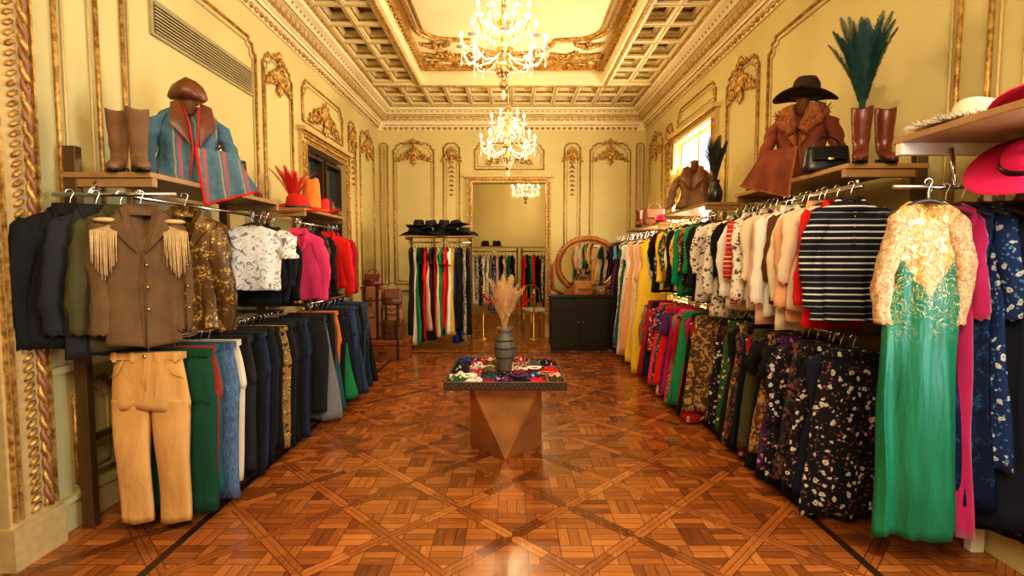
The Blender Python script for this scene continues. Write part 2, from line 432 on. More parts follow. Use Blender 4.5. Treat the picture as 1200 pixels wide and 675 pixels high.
for T,lab in((TL,'left'),(TR,'right')):
    m=M(T); u=2.71 if T is TL else 2.2
    for ph,mi in((0,0),(pi,1)):
        pts=[(u+.012*math.cos(a*.9+ph),.25+a*.022,.082+.012*math.sin(a*.9+ph)) for a in range(0,152)]
        m.tube(pts,.013,6,mi)
    m.obj(trimname(),[ROSE,GILT],kind='structure',label='slim spiral rope moulding in rose and gold')
panel(TL,5.45,6.15,1.05,3.75,'big'); panel(TL,8.25,8.6,1.05,3.75,'narrow'); panel(TL,8.85,9.7,1.05,3.75,'big')
panel(TL,6.45,7.95,3.28,3.8,'plain')
m=M(TL); crest(m,7.2,3.42,1.1,.5); m.obj(trimname(),GILT,kind='structure',label='gilded carved crest above side door')
panel(TL,3.5,5.3,1.05,3.75,'plain'); panel(TL,2.98,3.28,1.05,3.75,'plain')
panel(TL,2.98,3.28,.25,.85,'plain'); panel(TL,3.5,5.3,.25,.85,'plain')
panel(TR,5.5,6.3,1.05,3.75,'big'); panel(TR,8.4,8.75,1.05,3.75,'narrow'); panel(TR,8.95,9.75,1.05,3.75,'big')
panel(TR,2.6,2.85,1.05,3.75,'plain'); panel(TR,3.05,5.3,1.05,3.75,'plain')
panel(TR,6.65,8.15,3.58,3.85,'plain')
casing(TR,RW[0],RW[1],RW[3],.11,'gilded window casing',False)
for T,u0,u1,nm in((TL,2.8,6.3,'baseboard_left'),(TR,2.3,YB,'baseboard_right'),(TB,-XW,-.9,'baseboard_back')):
    m=M(T); m.box(u0,u1,0,.17,0,.03,0); m.box(u0,u1,.17,.2,0,.045,0); m.box(u0,u1,.93,.97,0,.03,0)
    m.obj(nm,MW,kind='structure',label='tall cream baseboard with dado rail')
def cornice(side):
    prof=[(0,4.02),(.035,4.02),(.04,4.07),(.07,4.09),(.08,4.16),(.11,4.17),(.11,4.25),(.2,4.26),(.2,4.29),(.24,4.33),(.31,4.35),(.33,4.40),(.36,4.42),(.36,4.5),(0,4.5)]
    if side=='back': f=lambda d,e:(( -XW+d if e==0 else XW-d),YB-d)
    elif side=='left': f=lambda d,e:(-XW+d,(YF if e==0 else YB-d))
    else: f=lambda d,e:(XW-d,(YF if e==0 else YB-d))
    m=M(); rings=[]
    for e in(0,1): rings.append([(*f(d,e),z) for d,z in prof])
    m.loft(rings,0,False)
    T={'back':TB,'left':TL,'right':TR}[side]; m.T=T
    a,b=(-XW+.15,XW-.15) if side=='back' else (1.5,YB-.15)
    u=a
    while u<b:
        m.box(u,u+.07,4.185,4.245,.1,.175,1)
        u+=.12
    u=a
    while u<b:
        m.ell((u,4.055,.04),(.04,.03,.03),2,6)
        leaf(m,u,4.31,pi/2+.4,.07,.04,.235,2)
        u+=.105
    m.box(a,b,4.105,4.115,.075,.09,2); m.box(a,b,4.385,4.4,.32,.345,2); m.box(a,b,4.265,4.28,.195,.21,2)
    m.obj(trimname(),[MC,IVG,GILT],kind='structure',label='dentil ceiling cornice with gilded egg ornament')
for s in('back','left','right'): cornice(s)
def coffer_grid(xs,ys):
    m=M()
    z0=4.42; z1=4.66
    for x in xs: m.box(x-.04,x+.04,ys[0],ys[-1],z0,z1,0); m.box(x-.01,x+.01,ys[0],ys[-1],z0-.012,z0,1)
    for y in ys: m.box(xs[0],xs[-1],y-.04,y+.04,z0+.002,z1,0); m.box(xs[0],xs[-1],y-.01,y+.01,z0-.01,z0+.002,1)
    for a,b in zip(xs,xs[1:]):
        for c,d in zip(ys,ys[1:]):
            a1,b1,c1,d1=a+.04,b-.04,c+.04,d-.04
            for k,(ins,zz,mi) in enumerate(((.01,4.45,2),(.03,4.52,0),(.042,4.575,2),(.055,4.59,0))):
                m.box(a1,a1+ins,c1,d1,zz,zz+.03,mi); m.box(b1-ins,b1,c1,d1,zz,zz+.03,mi)
                m.box(a1,b1,c1,c1+ins,zz+.001,zz+.03,mi); m.box(a1,b1,d1-ins,d1,zz+.001,zz+.03,mi)
            cx,cy=(a+b)/2,(c+d)/2
            m.ell((cx,cy,4.62),(.025,.025,.03),2,6)
            for q in range(4):
                an=q*pi/2+pi/4; m.ell((cx+.035*math.cos(an),cy+.035*math.sin(an),4.63),(.03,.014,.012),2,6,Matrix.Rotation(an,3,'Z'))
    m.obj(trimname(),[MC,IVG,GILT],kind='structure',label='coffered ceiling border with gilded ribs and rosettes')
ysl=[8.51-.51*i for i in range(14)][::-1]
coffer_grid([-2.25,-1.91,-1.57],ysl); coffer_grid([1.57,1.91,2.25],ysl)
coffer_grid([-2.25+.375*i for i in range(13)],[8.7,9.22,9.75])
m=M()
for x in(-1.52,1.52): m.box(x-.06,x+.06,1.9,8.54,4.39,4.66,0); m.box(x-.02,x+.02,1.9,8.54,4.37,4.39,1)
m.box(-2.3,2.3,8.54,8.67,4.388,4.66,0); m.box(-2.3,2.3,8.58,8.62,4.37,4.388,1)
for x in(-1.4,1.4): m.box(x-.025,x+.025,1.9,8.38,4.55,4.65,1)
m.box(-1.4,1.4,8.34,8.39,4.55,4.65,1)
for i in range(60): 
    y=2+i*.108
    for x in(-1.455,1.455): m.ell((x,y,4.56),(.03,.04,.03),1,6)
m.obj(trimname(),[MC,GILT],kind='structure',label='gilded frame around the central ceiling tray')
m=M()
def curve(off):
    P=[(-1.3+off,2.0),(-1.3+off,7.0)]
    for i in range(7): a=pi-i*pi/2/6; P.append((-1.3+off+.35*(1+math.cos(a)),7.0+.35*math.sin(a)))
    for i in range(13):
        a=pi-i*pi/12; P.append((.6*math.cos(a)*1.0,7.4+ (.55-off)*math.sin(a)))
    for i in range(7): a=pi/2-i*pi/2/6; P.append((1.3-off-.35*(1-math.cos(a)),7.0+.35*math.sin(a)))
    P+=[(1.3-off,7.0),(1.3-off,2.0)]
    return P
m.tube([(x,y,4.62) for x,y in curve(0)],.035,6,1); m.tube([(x,y,4.625) for x,y in curve(.09)],.018,6,1)
m.T=lambda p:(p[0],p[1],4.64-p[2])
for s in(-1,1):
    for (u,v,w,h) in((.95,7.95,.7,.45),(.45,8.18,.5,.25),(1.1,7.55,.4,.3)):
        crest(m,s*u,v,w,h,1)
    for k in range(3):
        m.tube(spiral(s*(.25+k*.42),8.1-.05*k,.13,.03,pi/2,1.5*s,.02),.016,5,1)
    for k in range(70):
        x=R.uniform(.05,1.33); leaf(m,s*x,R.uniform(8.02-.3*max(0,x-.6),8.3),R.uniform(0,6.28),.15,.045,.02,1)
crest(m,0,8.15,.6,.3,1)
m.obj(trimname(),[MC,GILT],kind='structure',label='gilded acanthus scrollwork on the ceiling tray')
for x in(-1.86,1.84):
    m=M(); m.box(x-.022,x+.022,1.2,8.4,0,.003); m.obj(trimname(),DWOOD,kind='structure',label='dark inlay strip in the parquet')
m=M(); m.box(-1.83,1.81,8.34,8.4,0,.003); m.obj(trimname(),DWOOD,kind='structure',label='dark inlay strip in the parquet')
m=M(TL); m.box(3.79,5.2,3.2,3.44,0,.012,0)
for i in range(9): 
    v=3.215+i*.024; m.box(3.81,5.18,v,v+.012,.012,.03,1)
frame(m,3.79,5.2,3.2,3.44,.012,1,.012)
m.obj('air_vent',[simple('shadowed vent slot',(.07,.06,.035),.7),simple('painted vent slats',(.36,.29,.15),.5)],label='long slatted air vent set in wall',category='vent')
def sidedoor(name,T,u0,u1,v1,lab):
    m=M(T); m.box(u0,u1,0,v1,-.14,-.1,0)
    mid=(u0+u1)/2
    for a,b in((u0+.08,mid-.06),(mid+.06,u1-.08)):
        for c,d in((.2,1.0),(1.12,2.2),(2.3,v1-.1)): m.box(a,b,c,d,-.1,-.085,1); frame(m,a,b,c,d,.02,0,-.1)
    m.box(mid-.02,mid+.02,0,v1,-.1,-.08,0)
    m.ell((mid+.07,1.05,-.06),(.025,.025,.03),2,8)
    m.obj(name,[DWOOD,simple('dark glass pane',(.02,.03,.035),.08),BRASS],kind='structure',label=lab)
sidedoor('door_1',TL,LD[0],LD[1],LD[3],'dark double door with glass panes')
sidedoor('door_2',TL,LN[0],LN[1],LN[3],'tall dark wooden double door')
def window(name,T,o):
    m=M(T); u0,u1,v0,v1=o
    for a,b in((u0,u0+.06),(u1-.06,u1),((u0+u1)/2-.04,(u0+u1)/2+.04)): m.box(a,b,v0,v1,-.12,-.06,0)
    for c in(v0,v0+(v1-v0)*.33,v0+(v1-v0)*.66,v1-.05): m.box(u0,u1,c,c+.05,-.115,-.065,0)
    m.obj(name,WHT,kind='structure',label='tall white framed window with bright daylight')
window('window_1',TR,RW); window('window_2',TR,RN)
# ------------------------------------------------------------------ racks
def rack(s,y0,y1,sz,label,ux=2.12,lx=2.02,lower=True,mat=SHELF,postm=RACKM):
    e=empty('clothing_rack',(s*2.5,y0,0),0,label=label,category='clothing rack')
    L=y1-y0
    def sx(a): return s*(a-2.5)
    def B(m,xa,xb,ya,yb,za,zb,mi=0):
        a,b=sorted((sx(xa),sx(xb))); m.box(a,b,ya,yb,za,zb,mi)
    for yy in(0,L-.05):
        m=M(); B(m,2.46,2.53,yy,yy+.05,0,sz+.16); m.obj('post',postm,e,.004)
        m=M(); B(m,2.03,2.46,yy+.005,yy+.045,sz-.07,sz-.02); m.obj('bracket',mat,e,.003)
        m=M(); m.tube([(sx(ux),yy+.025,sz-.07),(sx(ux),yy+.025,sz-.13)],.01,8); m.obj('rail_drop',CHROME,e)
        if lower:
            m=M(); B(m,lx-.02,2.46,yy+.01,yy+.04,1.10,1.13); m.obj('bracket',postm,e,.003)
    m=M(); B(m,2.03,2.53,-.01,L+.01,sz-.02,sz+.012); m.obj('shelf',mat,e,.004)
    m=M(); m.tube([(sx(ux),-.02,sz-.13),(sx(ux),L+.02,sz-.13)],.012,10); m.obj('hanging_rail',CHROME,e)
    if lower:
        m=M(); m.tube([(sx(lx),-.02,1.12),(sx(lx),L+.02,1.12)],.012,10); m.obj('hanging_rail',CHROME,e)
        m=M(); B(m,2.48,2.51,.05,L-.05,.5,.54); B(m,2.48,2.51,.05,L-.05,1.3,1.34); m.obj('crossbar',postm,e)
    return e
rack(-1,2.92,4.5,2.06,'bronze clothing rack with wooden shelf holding jackets')
rack(-1,5.05,6.25,2.06,'bronze clothing rack with shelf of red accessories')
rack(1,3.15,4.7,2.15,'bronze clothing rack with shelf of leather jacket and boots')
rack(1,5.4,6.9,2.15,'bronze clothing rack with shelf of suede jacket')
rack(1,7.1,9.2,2.05,'bronze clothing rack filled with long dresses',lower=False)
e=empty('clothing_rack',(2.5,1.95,0),0,label='white steel clothing rack with upper shelf near window',category='clothing rack')
m=M(); m.box(-.5,.04,0,.78,2.18,2.215); m.obj('shelf',SHELF,e,.004)
for yy in(.0,.72):
    m=M(); m.box(-.02,.05,yy,yy+.05,0,2.32); m.obj('post',WHT,e,.004)
m=M(); m.box(-.5,-.02,.72,.76,2.12,2.18); m.obj('bracket',WHT,e,.003)
m=M(); m.tube([(-.56,.68,1.95),(.0,.68,1.95)],.012,10); m.obj('hanging_rail',CHROME,e)
m=M(); m.tube([(-.25,.71,2.15),(-.25,.68,1.95)],.01,8); m.obj('rail_drop',CHROME,e)
e=empty('rail_arm',(-2.5,2.86,0),0,label='chrome rail arm projecting from rack with jackets',category='clothing rail')
m=M(); m.tube([(-.04,0,1.94),(.64,0,1.94)],.012,10); m.obj('hanging_rail',CHROME,e)
m=M(); m.tube([(.15,0,1.94),(.15,.08,2.03)],.01,8); m.obj('rail_drop',CHROME,e)
def backrack(x0,x1,y,sz,label):
    e=empty('clothing_rack',(x0,y,0),0,label=label,category='clothing rack'); L=x1-x0
    for xx in(0,L-.04):
        m=M(); m.box(xx,xx+.04,.18,.22,0,sz); m.obj('post',RACKM,e,.003)
        m=M(); m.box(xx,xx+.04,-.2,.18,sz-.06,sz-.02); m.obj('bracket',RACKM,e,.003)
        m=M(); m.box(xx,xx+.04,-.2,.18,0,.04); m.obj('foot',RACKM,e,.003)
    m=M(); m.box(-.02,L+.02,-.2,.22,sz-.02,sz+.01); m.obj('shelf',SHELF,e,.003)
    m=M(); m.tube([(0,0,sz-.1),(L,0,sz-.1)],.012,8); m.obj('hanging_rail',CHROME,e)
backrack(-1.78,-.7,8.8,1.93,'free-standing rack with black hats on top')
backrack(-1.0,.14,11.5,1.8,'clothing rack seen through doorway')
backrack(.2,1.3,11.3,1.8,'clothing rack in adjoining room')
def hangermesh(wide=.2):
    m=M()
    pts=[( .018*math.cos(pi*1.15-i*.5),0,.018*math.sin(pi*1.15-i*.5)) for i in range(8)]+[(.004,0,-.03),(0,0,-.05),(0,0,-.085)]
    m.tube(pts,.0028,5,0)
    m.tube([(-wide*.92,0,-.155),(-wide*.6,0,-.125),(-.04,0,-.09),(0,0,-.083),(.04,0,-.09),(wide*.6,0,-.125),(wide*.92,0,-.155)],[.007,.008,.008,.009,.008,.008,.007],6,1)
    o=m.obj('hanger',[CHROME,DWOOD]); me=o.data; bpy.data.objects.remove(o); return me
HM=hangermesh()
def hanger(parent):
    o=bpy.data.objects.new('hanger',HM); COL.objects.link(o); o.parent=parent; return o
def interp(prof,n):
    z0,z1=prof[0][0],prof[-1][0]; out=[]
    zs=[prof[0][0]]
    for i in range(1,n): zs.append(z0+(z1-z0)*(i/(n-1))**1.25)
    for z in zs:
        for a,b in zip(prof,prof[1:]):
            if a[0]>=z>=b[0]-1e-9:
                t=(a[0]-z)/(a[0]-b[0]) if a[0]!=b[0] else 0
                out.append((z,a[1]+(b[1]-a[1])*t,a[2]+(b[2]-a[2])*t)); break
    return out
def body(m,prof,A,K,n=30,nr=24,neck=0,mi=0,cx=0,ex=.75):
    ph,ph2,ph3,ph4=[R.uniform(0,6) for _ in range(4)]
    P=interp(prof,nr); z0=P[0][0]; L=z0-P[-1][0]; rings=[]
    for z,w,t in P:
        g=((z0-z)/L)**.8; ring=[]
        sway=.012*g*math.sin(ph3+z*5)
        for j in range(n):
            a=2*pi*j/n; c,s=math.cos(a),math.sin(a)
            x=w*math.copysign(abs(c)**ex,c)
            y=t*math.copysign(abs(s)**.8,s)
            f=math.sin(K*x+ph+1.3*z)+.55*math.sin(2.1*K*x+ph2-z)+.45*math.sin(3.3*K*x+ph4+3*z)
            y+=A*g*f
            x+=.4*A*g*math.sin(7*a+ph2+2*z)+sway
            y+=.006*math.sin(11*z+9*x+ph3)*(1-g*.5)
            zz=z+.008*g*math.sin(3*x*K*.4+ph2)
            if neck and y<0:
                gx=math.exp(-(x/(neck[0]))**2); zz-=neck[1]*gx*math.exp((z-z0)/(neck[1]*1.25))
            ring.append((x+cx,y,zz))
        rings.append(ring)
    m.loft(rings,mi)
def sleeve(s,sh,z0,L,r0,r1,out=.04,mi=0,thick=.62,bend=0,n=12,nr=15):
    m=M(); rings=[]; ph=R.uniform(0,6); ph2=R.uniform(0,6)
    for i in range(nr):
        t=i/(nr-1); z=z0-L*t
        cx=sh-.035+ (out)*math.sin(min(1,t*2)*pi/2)+ .012*math.sin(t*7+ph)
        r=r0+(r1-r0)*t
        if i==0: r=r0*.45
        elif i==1: r=r0*.85
        r*=1+.05*math.sin(t*19+ph2)
        y0=.012*math.sin(t*5+ph)-bend*t*t
        rings.append([(s*(cx+r*math.cos(2*pi*j/n)*(1+.1*math.sin(9*t*3+j*1.9))),y0+r*thick*math.sin(2*pi*j/n)*(1+.12*math.sin(7*t+j*2.3)),z+.02*math.cos(2*pi*j/n)*(1 if t<.3 else .2)+.008*math.sin(3*j+t*6)*t) for j in range(n)])
    m.loft(rings,mi); return m
NAMES={'shirt':'shirt','tee':'t-shirt','jacket':'jacket','dress':'dress','skirt':'skirt','trousers':'trousers','top':'blouse','gown':'gown'}
def garment(kind,key,loc,yaw=0,where='on rack rail',group=None,L=None,W=1.0,mat=None,smat=None,label=None,extra=None,hi=False,slen=None,flare=None):
    m=M(); mt=mat or cloth(key); n,nr=(52,40) if hi else (28,20)
    sl=[]; Z=-.09; sn,snr=(20,28) if hi else (12,15)
    if kind in('shirt','top','tee'):
        L=L or {'shirt':.74,'top':.68,'tee':.62}[kind]; h=L+.09
        body(m,[(Z,.065,.025),(Z-.02,.1,.028),(Z-.055,.18*W,.03),(Z-.1,.2*W,.032),(Z-.25,.195*W,.03),(-h*.8,.19*W,.026),(-h,.2*W,.03)],.013,24,n,nr,neck=(.05,.05 if kind!='shirt' else .03))
        ls={'shirt':.58,'top':.45,'tee':.2}[kind]
        if slen: ls=slen
        sl=[sleeve(s,.195*W,Z-.06,ls,.06,.042 if kind!='tee' else .065,.045 if kind!='tee' else .09,n=sn,nr=snr) for s in(-1,1)]
        if kind=='shirt':
            rings=[[( (r)*math.cos(2*pi*j/16),.04*math.sin(2*pi*j/16)*r/.075-( .01 if math.sin(2*pi*j/16)<0 else 0)*1,z-(.03 if math.sin(2*pi*j/16)<-.3 else 0)) for j in range(16)] for r,z in((.06,Z+.01),(.078,Z+.02),(.1,Z-.035))]
            m.loft(rings,0,True,False)
            if hi:
                m.box(-.014,.014,-.047,-.038,Z-.26,Z-.05,0)
                for k in range(3): m.ell((.0,-.05,Z-.1-.06*k),(.006,.004,.006),1,6)
    elif kind=='jacket':
        L=L or .74; h=L+.09
        body(m,[(Z,.07,.035),(Z-.02,.11,.04),(Z-.06,.2*W,.045),(Z-.12,.215*W,.05),(Z-.3,.205*W,.045),(-h*.85,.2*W,.04),(-h,.21*W,.046)],.014,16,n,nr,neck=(.045,.16))
        sl=[sleeve(s,.21*W,Z-.07,slen or .6,.07,.052,.05,n=sn,nr=snr) for s in(-1,1)]
        for s in(-1,1):
            m.loft([[(s*.06,-.03,Z+.02),(s*.10,-.04,Z-.0),(s*.085,-.06,Z-.0)],[(s*.045,-.055,Z-.06),(s*.13,-.06,Z-.1),(s*.07,-.07,Z-.07)],[(s*.012,-.06,Z-.24),(s*.05,-.065,Z-.2),(s*.03,-.07,Z-.22)]],0,False)
        rings=[[(r*math.cos(2*pi*j/16),.045*math.sin(2*pi*j/16),z) for j in range(16)] for r,z in((.07,Z-.01),(.075,Z+.03),(.09,Z-.03))]
        m.loft(rings,0,True,False)
        if hi:
            m.tube([(.004,-.06,Z-.22),(.006,-.068,-h*.6),(.004,-.062,-h)],.004,4,0)
            for k in range(3): m.ell((.02,-.062,Z-.3-.12*k),(.008,.006,.008),1,6)
    elif kind in('dress','gown'):
        L=L or 1.05; h=L+.09; fl=flare or (.22 if kind=='dress' else .28)
        body(m,[(Z,.08,.022),(Z-.03,.13,.026),(Z-.07,.175*W,.034),(Z-.2,.165*W,.036),(Z-.36,.145*W,.03),(Z-.5,.18*W,.038),(-h*.8,fl*.94*W,.045),(-h,fl*W,.052)],.022,21,n,nr+6,neck=(.06,.09))
        if smat or R.random()<.5: sl=[sleeve(s,.17*W,Z-.07,slen or R.choice((.22,.5)),.052,.045,.05,n=sn,nr=snr) for s in(-1,1)]
    elif kind=='skirt':
        L=L or .85; h=L+.06
        body(m,[(-.07,.15,.02),(-.11,.155,.025),(-.25,.19,.032),(-h,.25*W,.04)],.024,23,n,nr)
        m.box(-.155,.155,-.028,.028,-.115,-.085,0)
    elif kind=='trousers':
        L=L or .98; h=L+.06; wd=.185*W
        body(m,[(-.06,wd*.95,.022),(-.1,wd*.97,.028),(-.2,wd*1.06,.036),(-.36,wd*1.12,.04),(-.39,wd*1.08,.034)],.006,16,n,12)
        for s in(-1,1):
            body(m,[(-.33,wd*.55,.038),(-.45,wd*.53,.037),(-.7,wd*.47,.034),(-h,wd*.46,.036)],.006,22,20 if hi else 16,24 if hi else 14,cx=s*wd*.56)
        m.box(-wd*.97,wd*.97,-.033,.033,-.1,-.062,0)
        if hi:
            m.ell((0,-.038,-.08),(.012,.006,.012),1,8)
            m.tube([(0.004,-.036,-.1),(.006,-.046,-.18),(.002,-.044,-.27)],.0035,4,0)
            for s in(-1,1):
                m.tube([(s*wd*.6,-.036,-.1),(s*wd*.75,-.044,-.17),(s*wd*1.03,-.03,-.2)],.003,5,0)
                for q in(.35,.85): m.box(s*wd*q-.008,s*wd*q+.008,-.042,-.03,-.11,-.055,0)
    nm={'tee':'t_shirt','top':'blouse'}.get(kind,kind)
    o=m.obj(nm,[mt,BRASS],None,0,0,loc,yaw)
    kn=NAMES[kind]
    lb=label or ('%s %s hanging %s'%(key,kn,where))
    o['label']=lb; o['category']=kn
    if group: o['group']=group
    for q in sl: q.obj('sleeve',[smat or mt],o)
    hanger(o)
    if extra: extra(o)
    return o
def row(s,kinds,keys,y0,dy,x,z,where,group,L=None,yj=.12,W=1,Lr=.06):
    y=y0
    for i,k in enumerate(keys):
        kd=kinds[i%len(kinds)] if isinstance(kinds,(list,tuple)) else kinds
        l=(L+R.uniform(-Lr,Lr)) if L else None
        garment(kd,k,(s*x+R.uniform(-.02,.02),y,z),R.uniform(-yj,yj),where,group,l,W*R.uniform(.9,1.08))
        y+=dy*R.uniform(.92,1.08)
    return y
# ---- left lower
garment('trousers','khaki',(-2.05,2.86,1.12),.03,'at rack end',None,.98,1.06,label='khaki tan cotton trousers hanging at rack end',hi=True)
row(-1,'trousers',['dark green','rust red','teal','pale denim','cream','black','charcoal','black','black','dark denim','black','charcoal','black','gold print','black','charcoal','black','black','dark denim','black'],2.96,.078,1.98,1.12,'on lower bronze rack rail','trousers on the lower rail',.97,.1,1.12)
row(-1,['trousers','skirt','trousers'],['charcoal','grey','black','brown','teal','orange','black','green','navy','black','dark denim','denim blue','dark denim','denim blue','black','denim blue','dark denim','denim blue','dark denim','black'],4.65,.078,1.9,1.12,'on far lower rack rail','trousers and skirts on the second lower rail',.93,.1,1.12)
# ---- left upper near
garment('jacket','black',(-2.38,2.78,1.94),.85,'on chrome rail arm',None,.74,1.0,label='black wool jacket hanging on chrome rail arm',slen=.66)
garment('jacket','charcoal',(-2.28,2.83,1.94),.95,'on chrome rail arm',None,.8,.85)
garment('jacket','olive',(-2.17,2.86,1.94),.95,'on chrome rail arm',None,.76,.85)
FRI=simple('pale gold fringe',(.62,.42,.19),.8,0,.35,30)
def fringe(o):
    for s in(-1,1):
        m=M()
        for i in range(20):
            x=s*(.1+.0058*i); l=.15+.1*math.sin(i*.16)+R.uniform(-.02,.02)
            m.tube([(x,-.045,-.165-.002*i),(x+s*.003,-.062,-.21),(x+s*.012*R.random(),-.066,-.2-l)],.0026,4)
        m.ell((s*.15,-.03,-.15),(.06,.035,.014),0,8); m.obj('fringed_epaulette',FRI,o)
garment('jacket','tan',(-2.03,2.82,1.94),.55,'on chrome rail arm',None,.74,.82,mat=simple('brown suede jacket',(.14,.075,.03),.95,0,.4,9,.5),label='brown suede jacket with long pale gold shoulder fringe',extra=fringe,hi=True)
garment('jacket','gold sequined',(-1.87,2.95,1.94),.25,'on chrome rail arm',None,.68,.82,label='olive brown jacket embroidered with gold sequins',hi=True,slen=.62)
row(-1,['top','jacket','shirt'],['black','charcoal','black','black'],3.38,.11,2.24,1.93,'on upper rack rail','dark tops on the upper rail',.56,.15,.82)
def teemat():
    N=NT('white tee print'); co=N.co(); a=N.noise(co,14,4,.7,2.0)
    N.col(N.mix(N.step(a,.54,.6),(.84,.8,.72),(.2,.2,.2))); N.rough(.85); N.bump(N.noise(co,14,3),.5,.02); return N.m
garment('tee','white',(-2.0,3.95,1.93),.12,'',None,.5,1.1,mat=teemat(),label='white t-shirt with grey sketch print on hanger',hi=True)
row(-1,['top','shirt'],['black','black','charcoal'],4.1,.11,2.05,1.93,'on upper rack rail','dark tops on the upper rail',.62)
row(-1,['shirt','top'],['black','charcoal'],4.62,.1,2.18,1.93,'on upper rack rail','dark tops on the second upper rail',.68)
garment('jacket','pink',(-2.06,4.98,1.93),.08,'on second upper rail',None,.66,.95,label='bright pink jacket on the far rack',hi=True)
row(-1,['shirt','top'],['black','charcoal','dark paisley','black','black'],5.12,.11,2.13,1.93,'on second upper rail','tops on the second upper rail',.64)
garment('jacket','red',(-2.06,5.74,1.93),.05,'on second upper rail',None,.6,1,label='bright red jacket on the far rack')
garment('jacket','crimson',(-2.06,5.88,1.93),.05,'on second upper rail',None,.6,1)
garment('top','black',(-2.1,6.02,1.93),.05,'on second upper rail',None,.6,1)
def backrow(keys,x0,dx,y,z,kinds,where,group,L=1.3):
    x=x0
    for i,k in enumerate(keys):
        garment(kinds[i%len(kinds)],k,(x,y+R.uniform(-.02,.02),z),pi/2+R.uniform(-.2,.2),where,group,L+R.uniform(-.15,.15),.9); x+=dx
backrow(['black','white','green','black','red','pale pink','charcoal','crimson','cream','emerald','red','white','yellow','royal blue','black','grey print','black'],-1.72,.06,8.8,1.83,['dress','dress','gown'],'under the hat shelf','clothes on the free-standing rack',1.5)
backrow(['black','white','grey print','black and white floral','white','white floral','grey','blue floral','pale pink','black','cream','teal','black'],-.95,.08,11.5,1.7,['dress'],'in the adjoining room','clothes in the adjoining room',1.2)
backrow(['red','black','green','red','black','grey print','purple','white','black','royal blue','black','crimson'],.26,.08,11.3,1.7,['dress','shirt'],'in the adjoining room','clothes in the adjoining room',1.1)
# ---- right
def greendress():
    N=NT('green dress with gold embroidery'); co=N.co()
    s=N.node('ShaderNodeSeparateXYZ'); N.put(s.inputs[0],co); x,z=s.outputs[0],s.outputs[2]
    ax=N.ma('ABSOLUTE',x)
    base=N.mix(N.noise(N.mapping(co,(1,1,.2)),12,3),(0,.07,.032),(.003,.2,.085))
    nz=N.noise(co,24,4,.7,2.5)
    yoke=N.step(N.ma('SUBTRACT',N.ma('ADD',z,N.ma('MULTIPLY',N.ma('SUBTRACT',nz,.5),.2)),N.ma('ADD',-.56,N.ma('MULTIPLY',ax,1.5))),0,.02)
    sw=N.step(N.ma('ABSOLUTE',N.ma('SUBTRACT',N.noise(co,11,2,.5,3.5),.5)),.025,.012)
    sws=N.ma('MULTIPLY',sw,N.step(z,-.78,-.62))
    gold=N.mix(N.step(N.noise(co,60,4,.7,1.5),.4,.6),(.66,.38,.1),(.26,.11,.02))
    gr=N.mix(N.step(N.noise(co,13,2,.5,3),.56,.6),gold,(.75,.55,.28))
    N.col(N.mix(N.ma('MAXIMUM',yoke,sws),base,gr)); N.rough(.5)
    N.bump(N.noise(N.mapping(co,(1.2,1.2,.2)),14,3),.5,.03)
    return N.m
def sleevelace():
    N=NT('beige embroidered lace'); co=N.co()
    N.col(N.mix(N.step(N.noise(co,45,4,.7,1.5),.42,.6),(.6,.4,.2),(.32,.16,.06))); N.rough(.8); return N.m
garment('dress','emerald',(1.98,2.46,1.95),-.06,'',None,1.64,.95,mat=greendress(),smat=sleevelace(),label='long emerald dress with gold embroidered yoke and lace sleeves',hi=True,slen=.52,flare=.215)
near=[('gown','navy sequined',1.55),('gown','magenta velvet',1.66),('gown','navy sequined',1.5),('gown','blue floral',1.3),('gown','navy',1.6),('gown','black sequined',1.66)]
for i,(kd,k,l) in enumerate(near):
    garment(kd,k,(2.13+i*.068,2.64-i*.02,1.95),-1.2+R.uniform(-.1,.1),'on rail under the shelf','evening gowns near the window',l,.78,flare=.24)
garment('shirt','navy striped',(2.0,3.05,2.02),-.04,'',None,.72,1.08,label='navy polo shirt with thin white stripes',hi=True)
row(1,['shirt','top','jacket'],['red','cream','peach','cream','brown','white','pale pink','cream','white floral','cream','red striped','white','dark paisley','black','white floral'],3.2,.098,2.0,2.02,'on upper rack rail','tops on the upper right rail',.76,.12,1.0,.12)
row(1,['skirt','dress'],['black and white floral','navy','black and white floral','black','dark paisley','black and white floral','purple floral','black','brown paisley','black','olive','red floral','black','dark paisley','brown paisley','black','green floral','burgundy','black and white floral','multicolour paisley'],2.98,.084,2.0,1.12,'on lower rack rail','skirts and dresses on the lower rail',.95,.12,1.1)
row(1,['top','shirt'],['white floral','black','green','black polka dot','brown paisley','emerald','yellow floral','black','white','multicolour paisley','green floral','yellow','red','blue floral','black','grey print'],4.95,.105,1.98,2.02,'on upper rack rail','tops on the second upper rail',.74,.12,1.05)
row(1,['skirt','dress'],['brown paisley','red floral','black','magenta','green','crimson','pink','multicolour paisley','magenta','purple','red','pale pink','green floral','purple floral','pink','red floral','navy','magenta','crimson','multicolour paisley'],4.72,.092,1.88,1.12,'on far lower rack rail','colourful skirts on the second lower rail',.96,.12,1.12)
row(1,['gown','dress'],['yellow','yellow floral','pale pink','white lace','yellow','white','peach','white','white lace','sky blue','teal','pale pink','grey print','white floral','black','sky blue','purple','navy','black','multicolour paisley','teal','black'],6.75,.112,1.88,1.92,'on far dress rail','long dresses at the end of the rail',1.7,.15,1.0,.1)
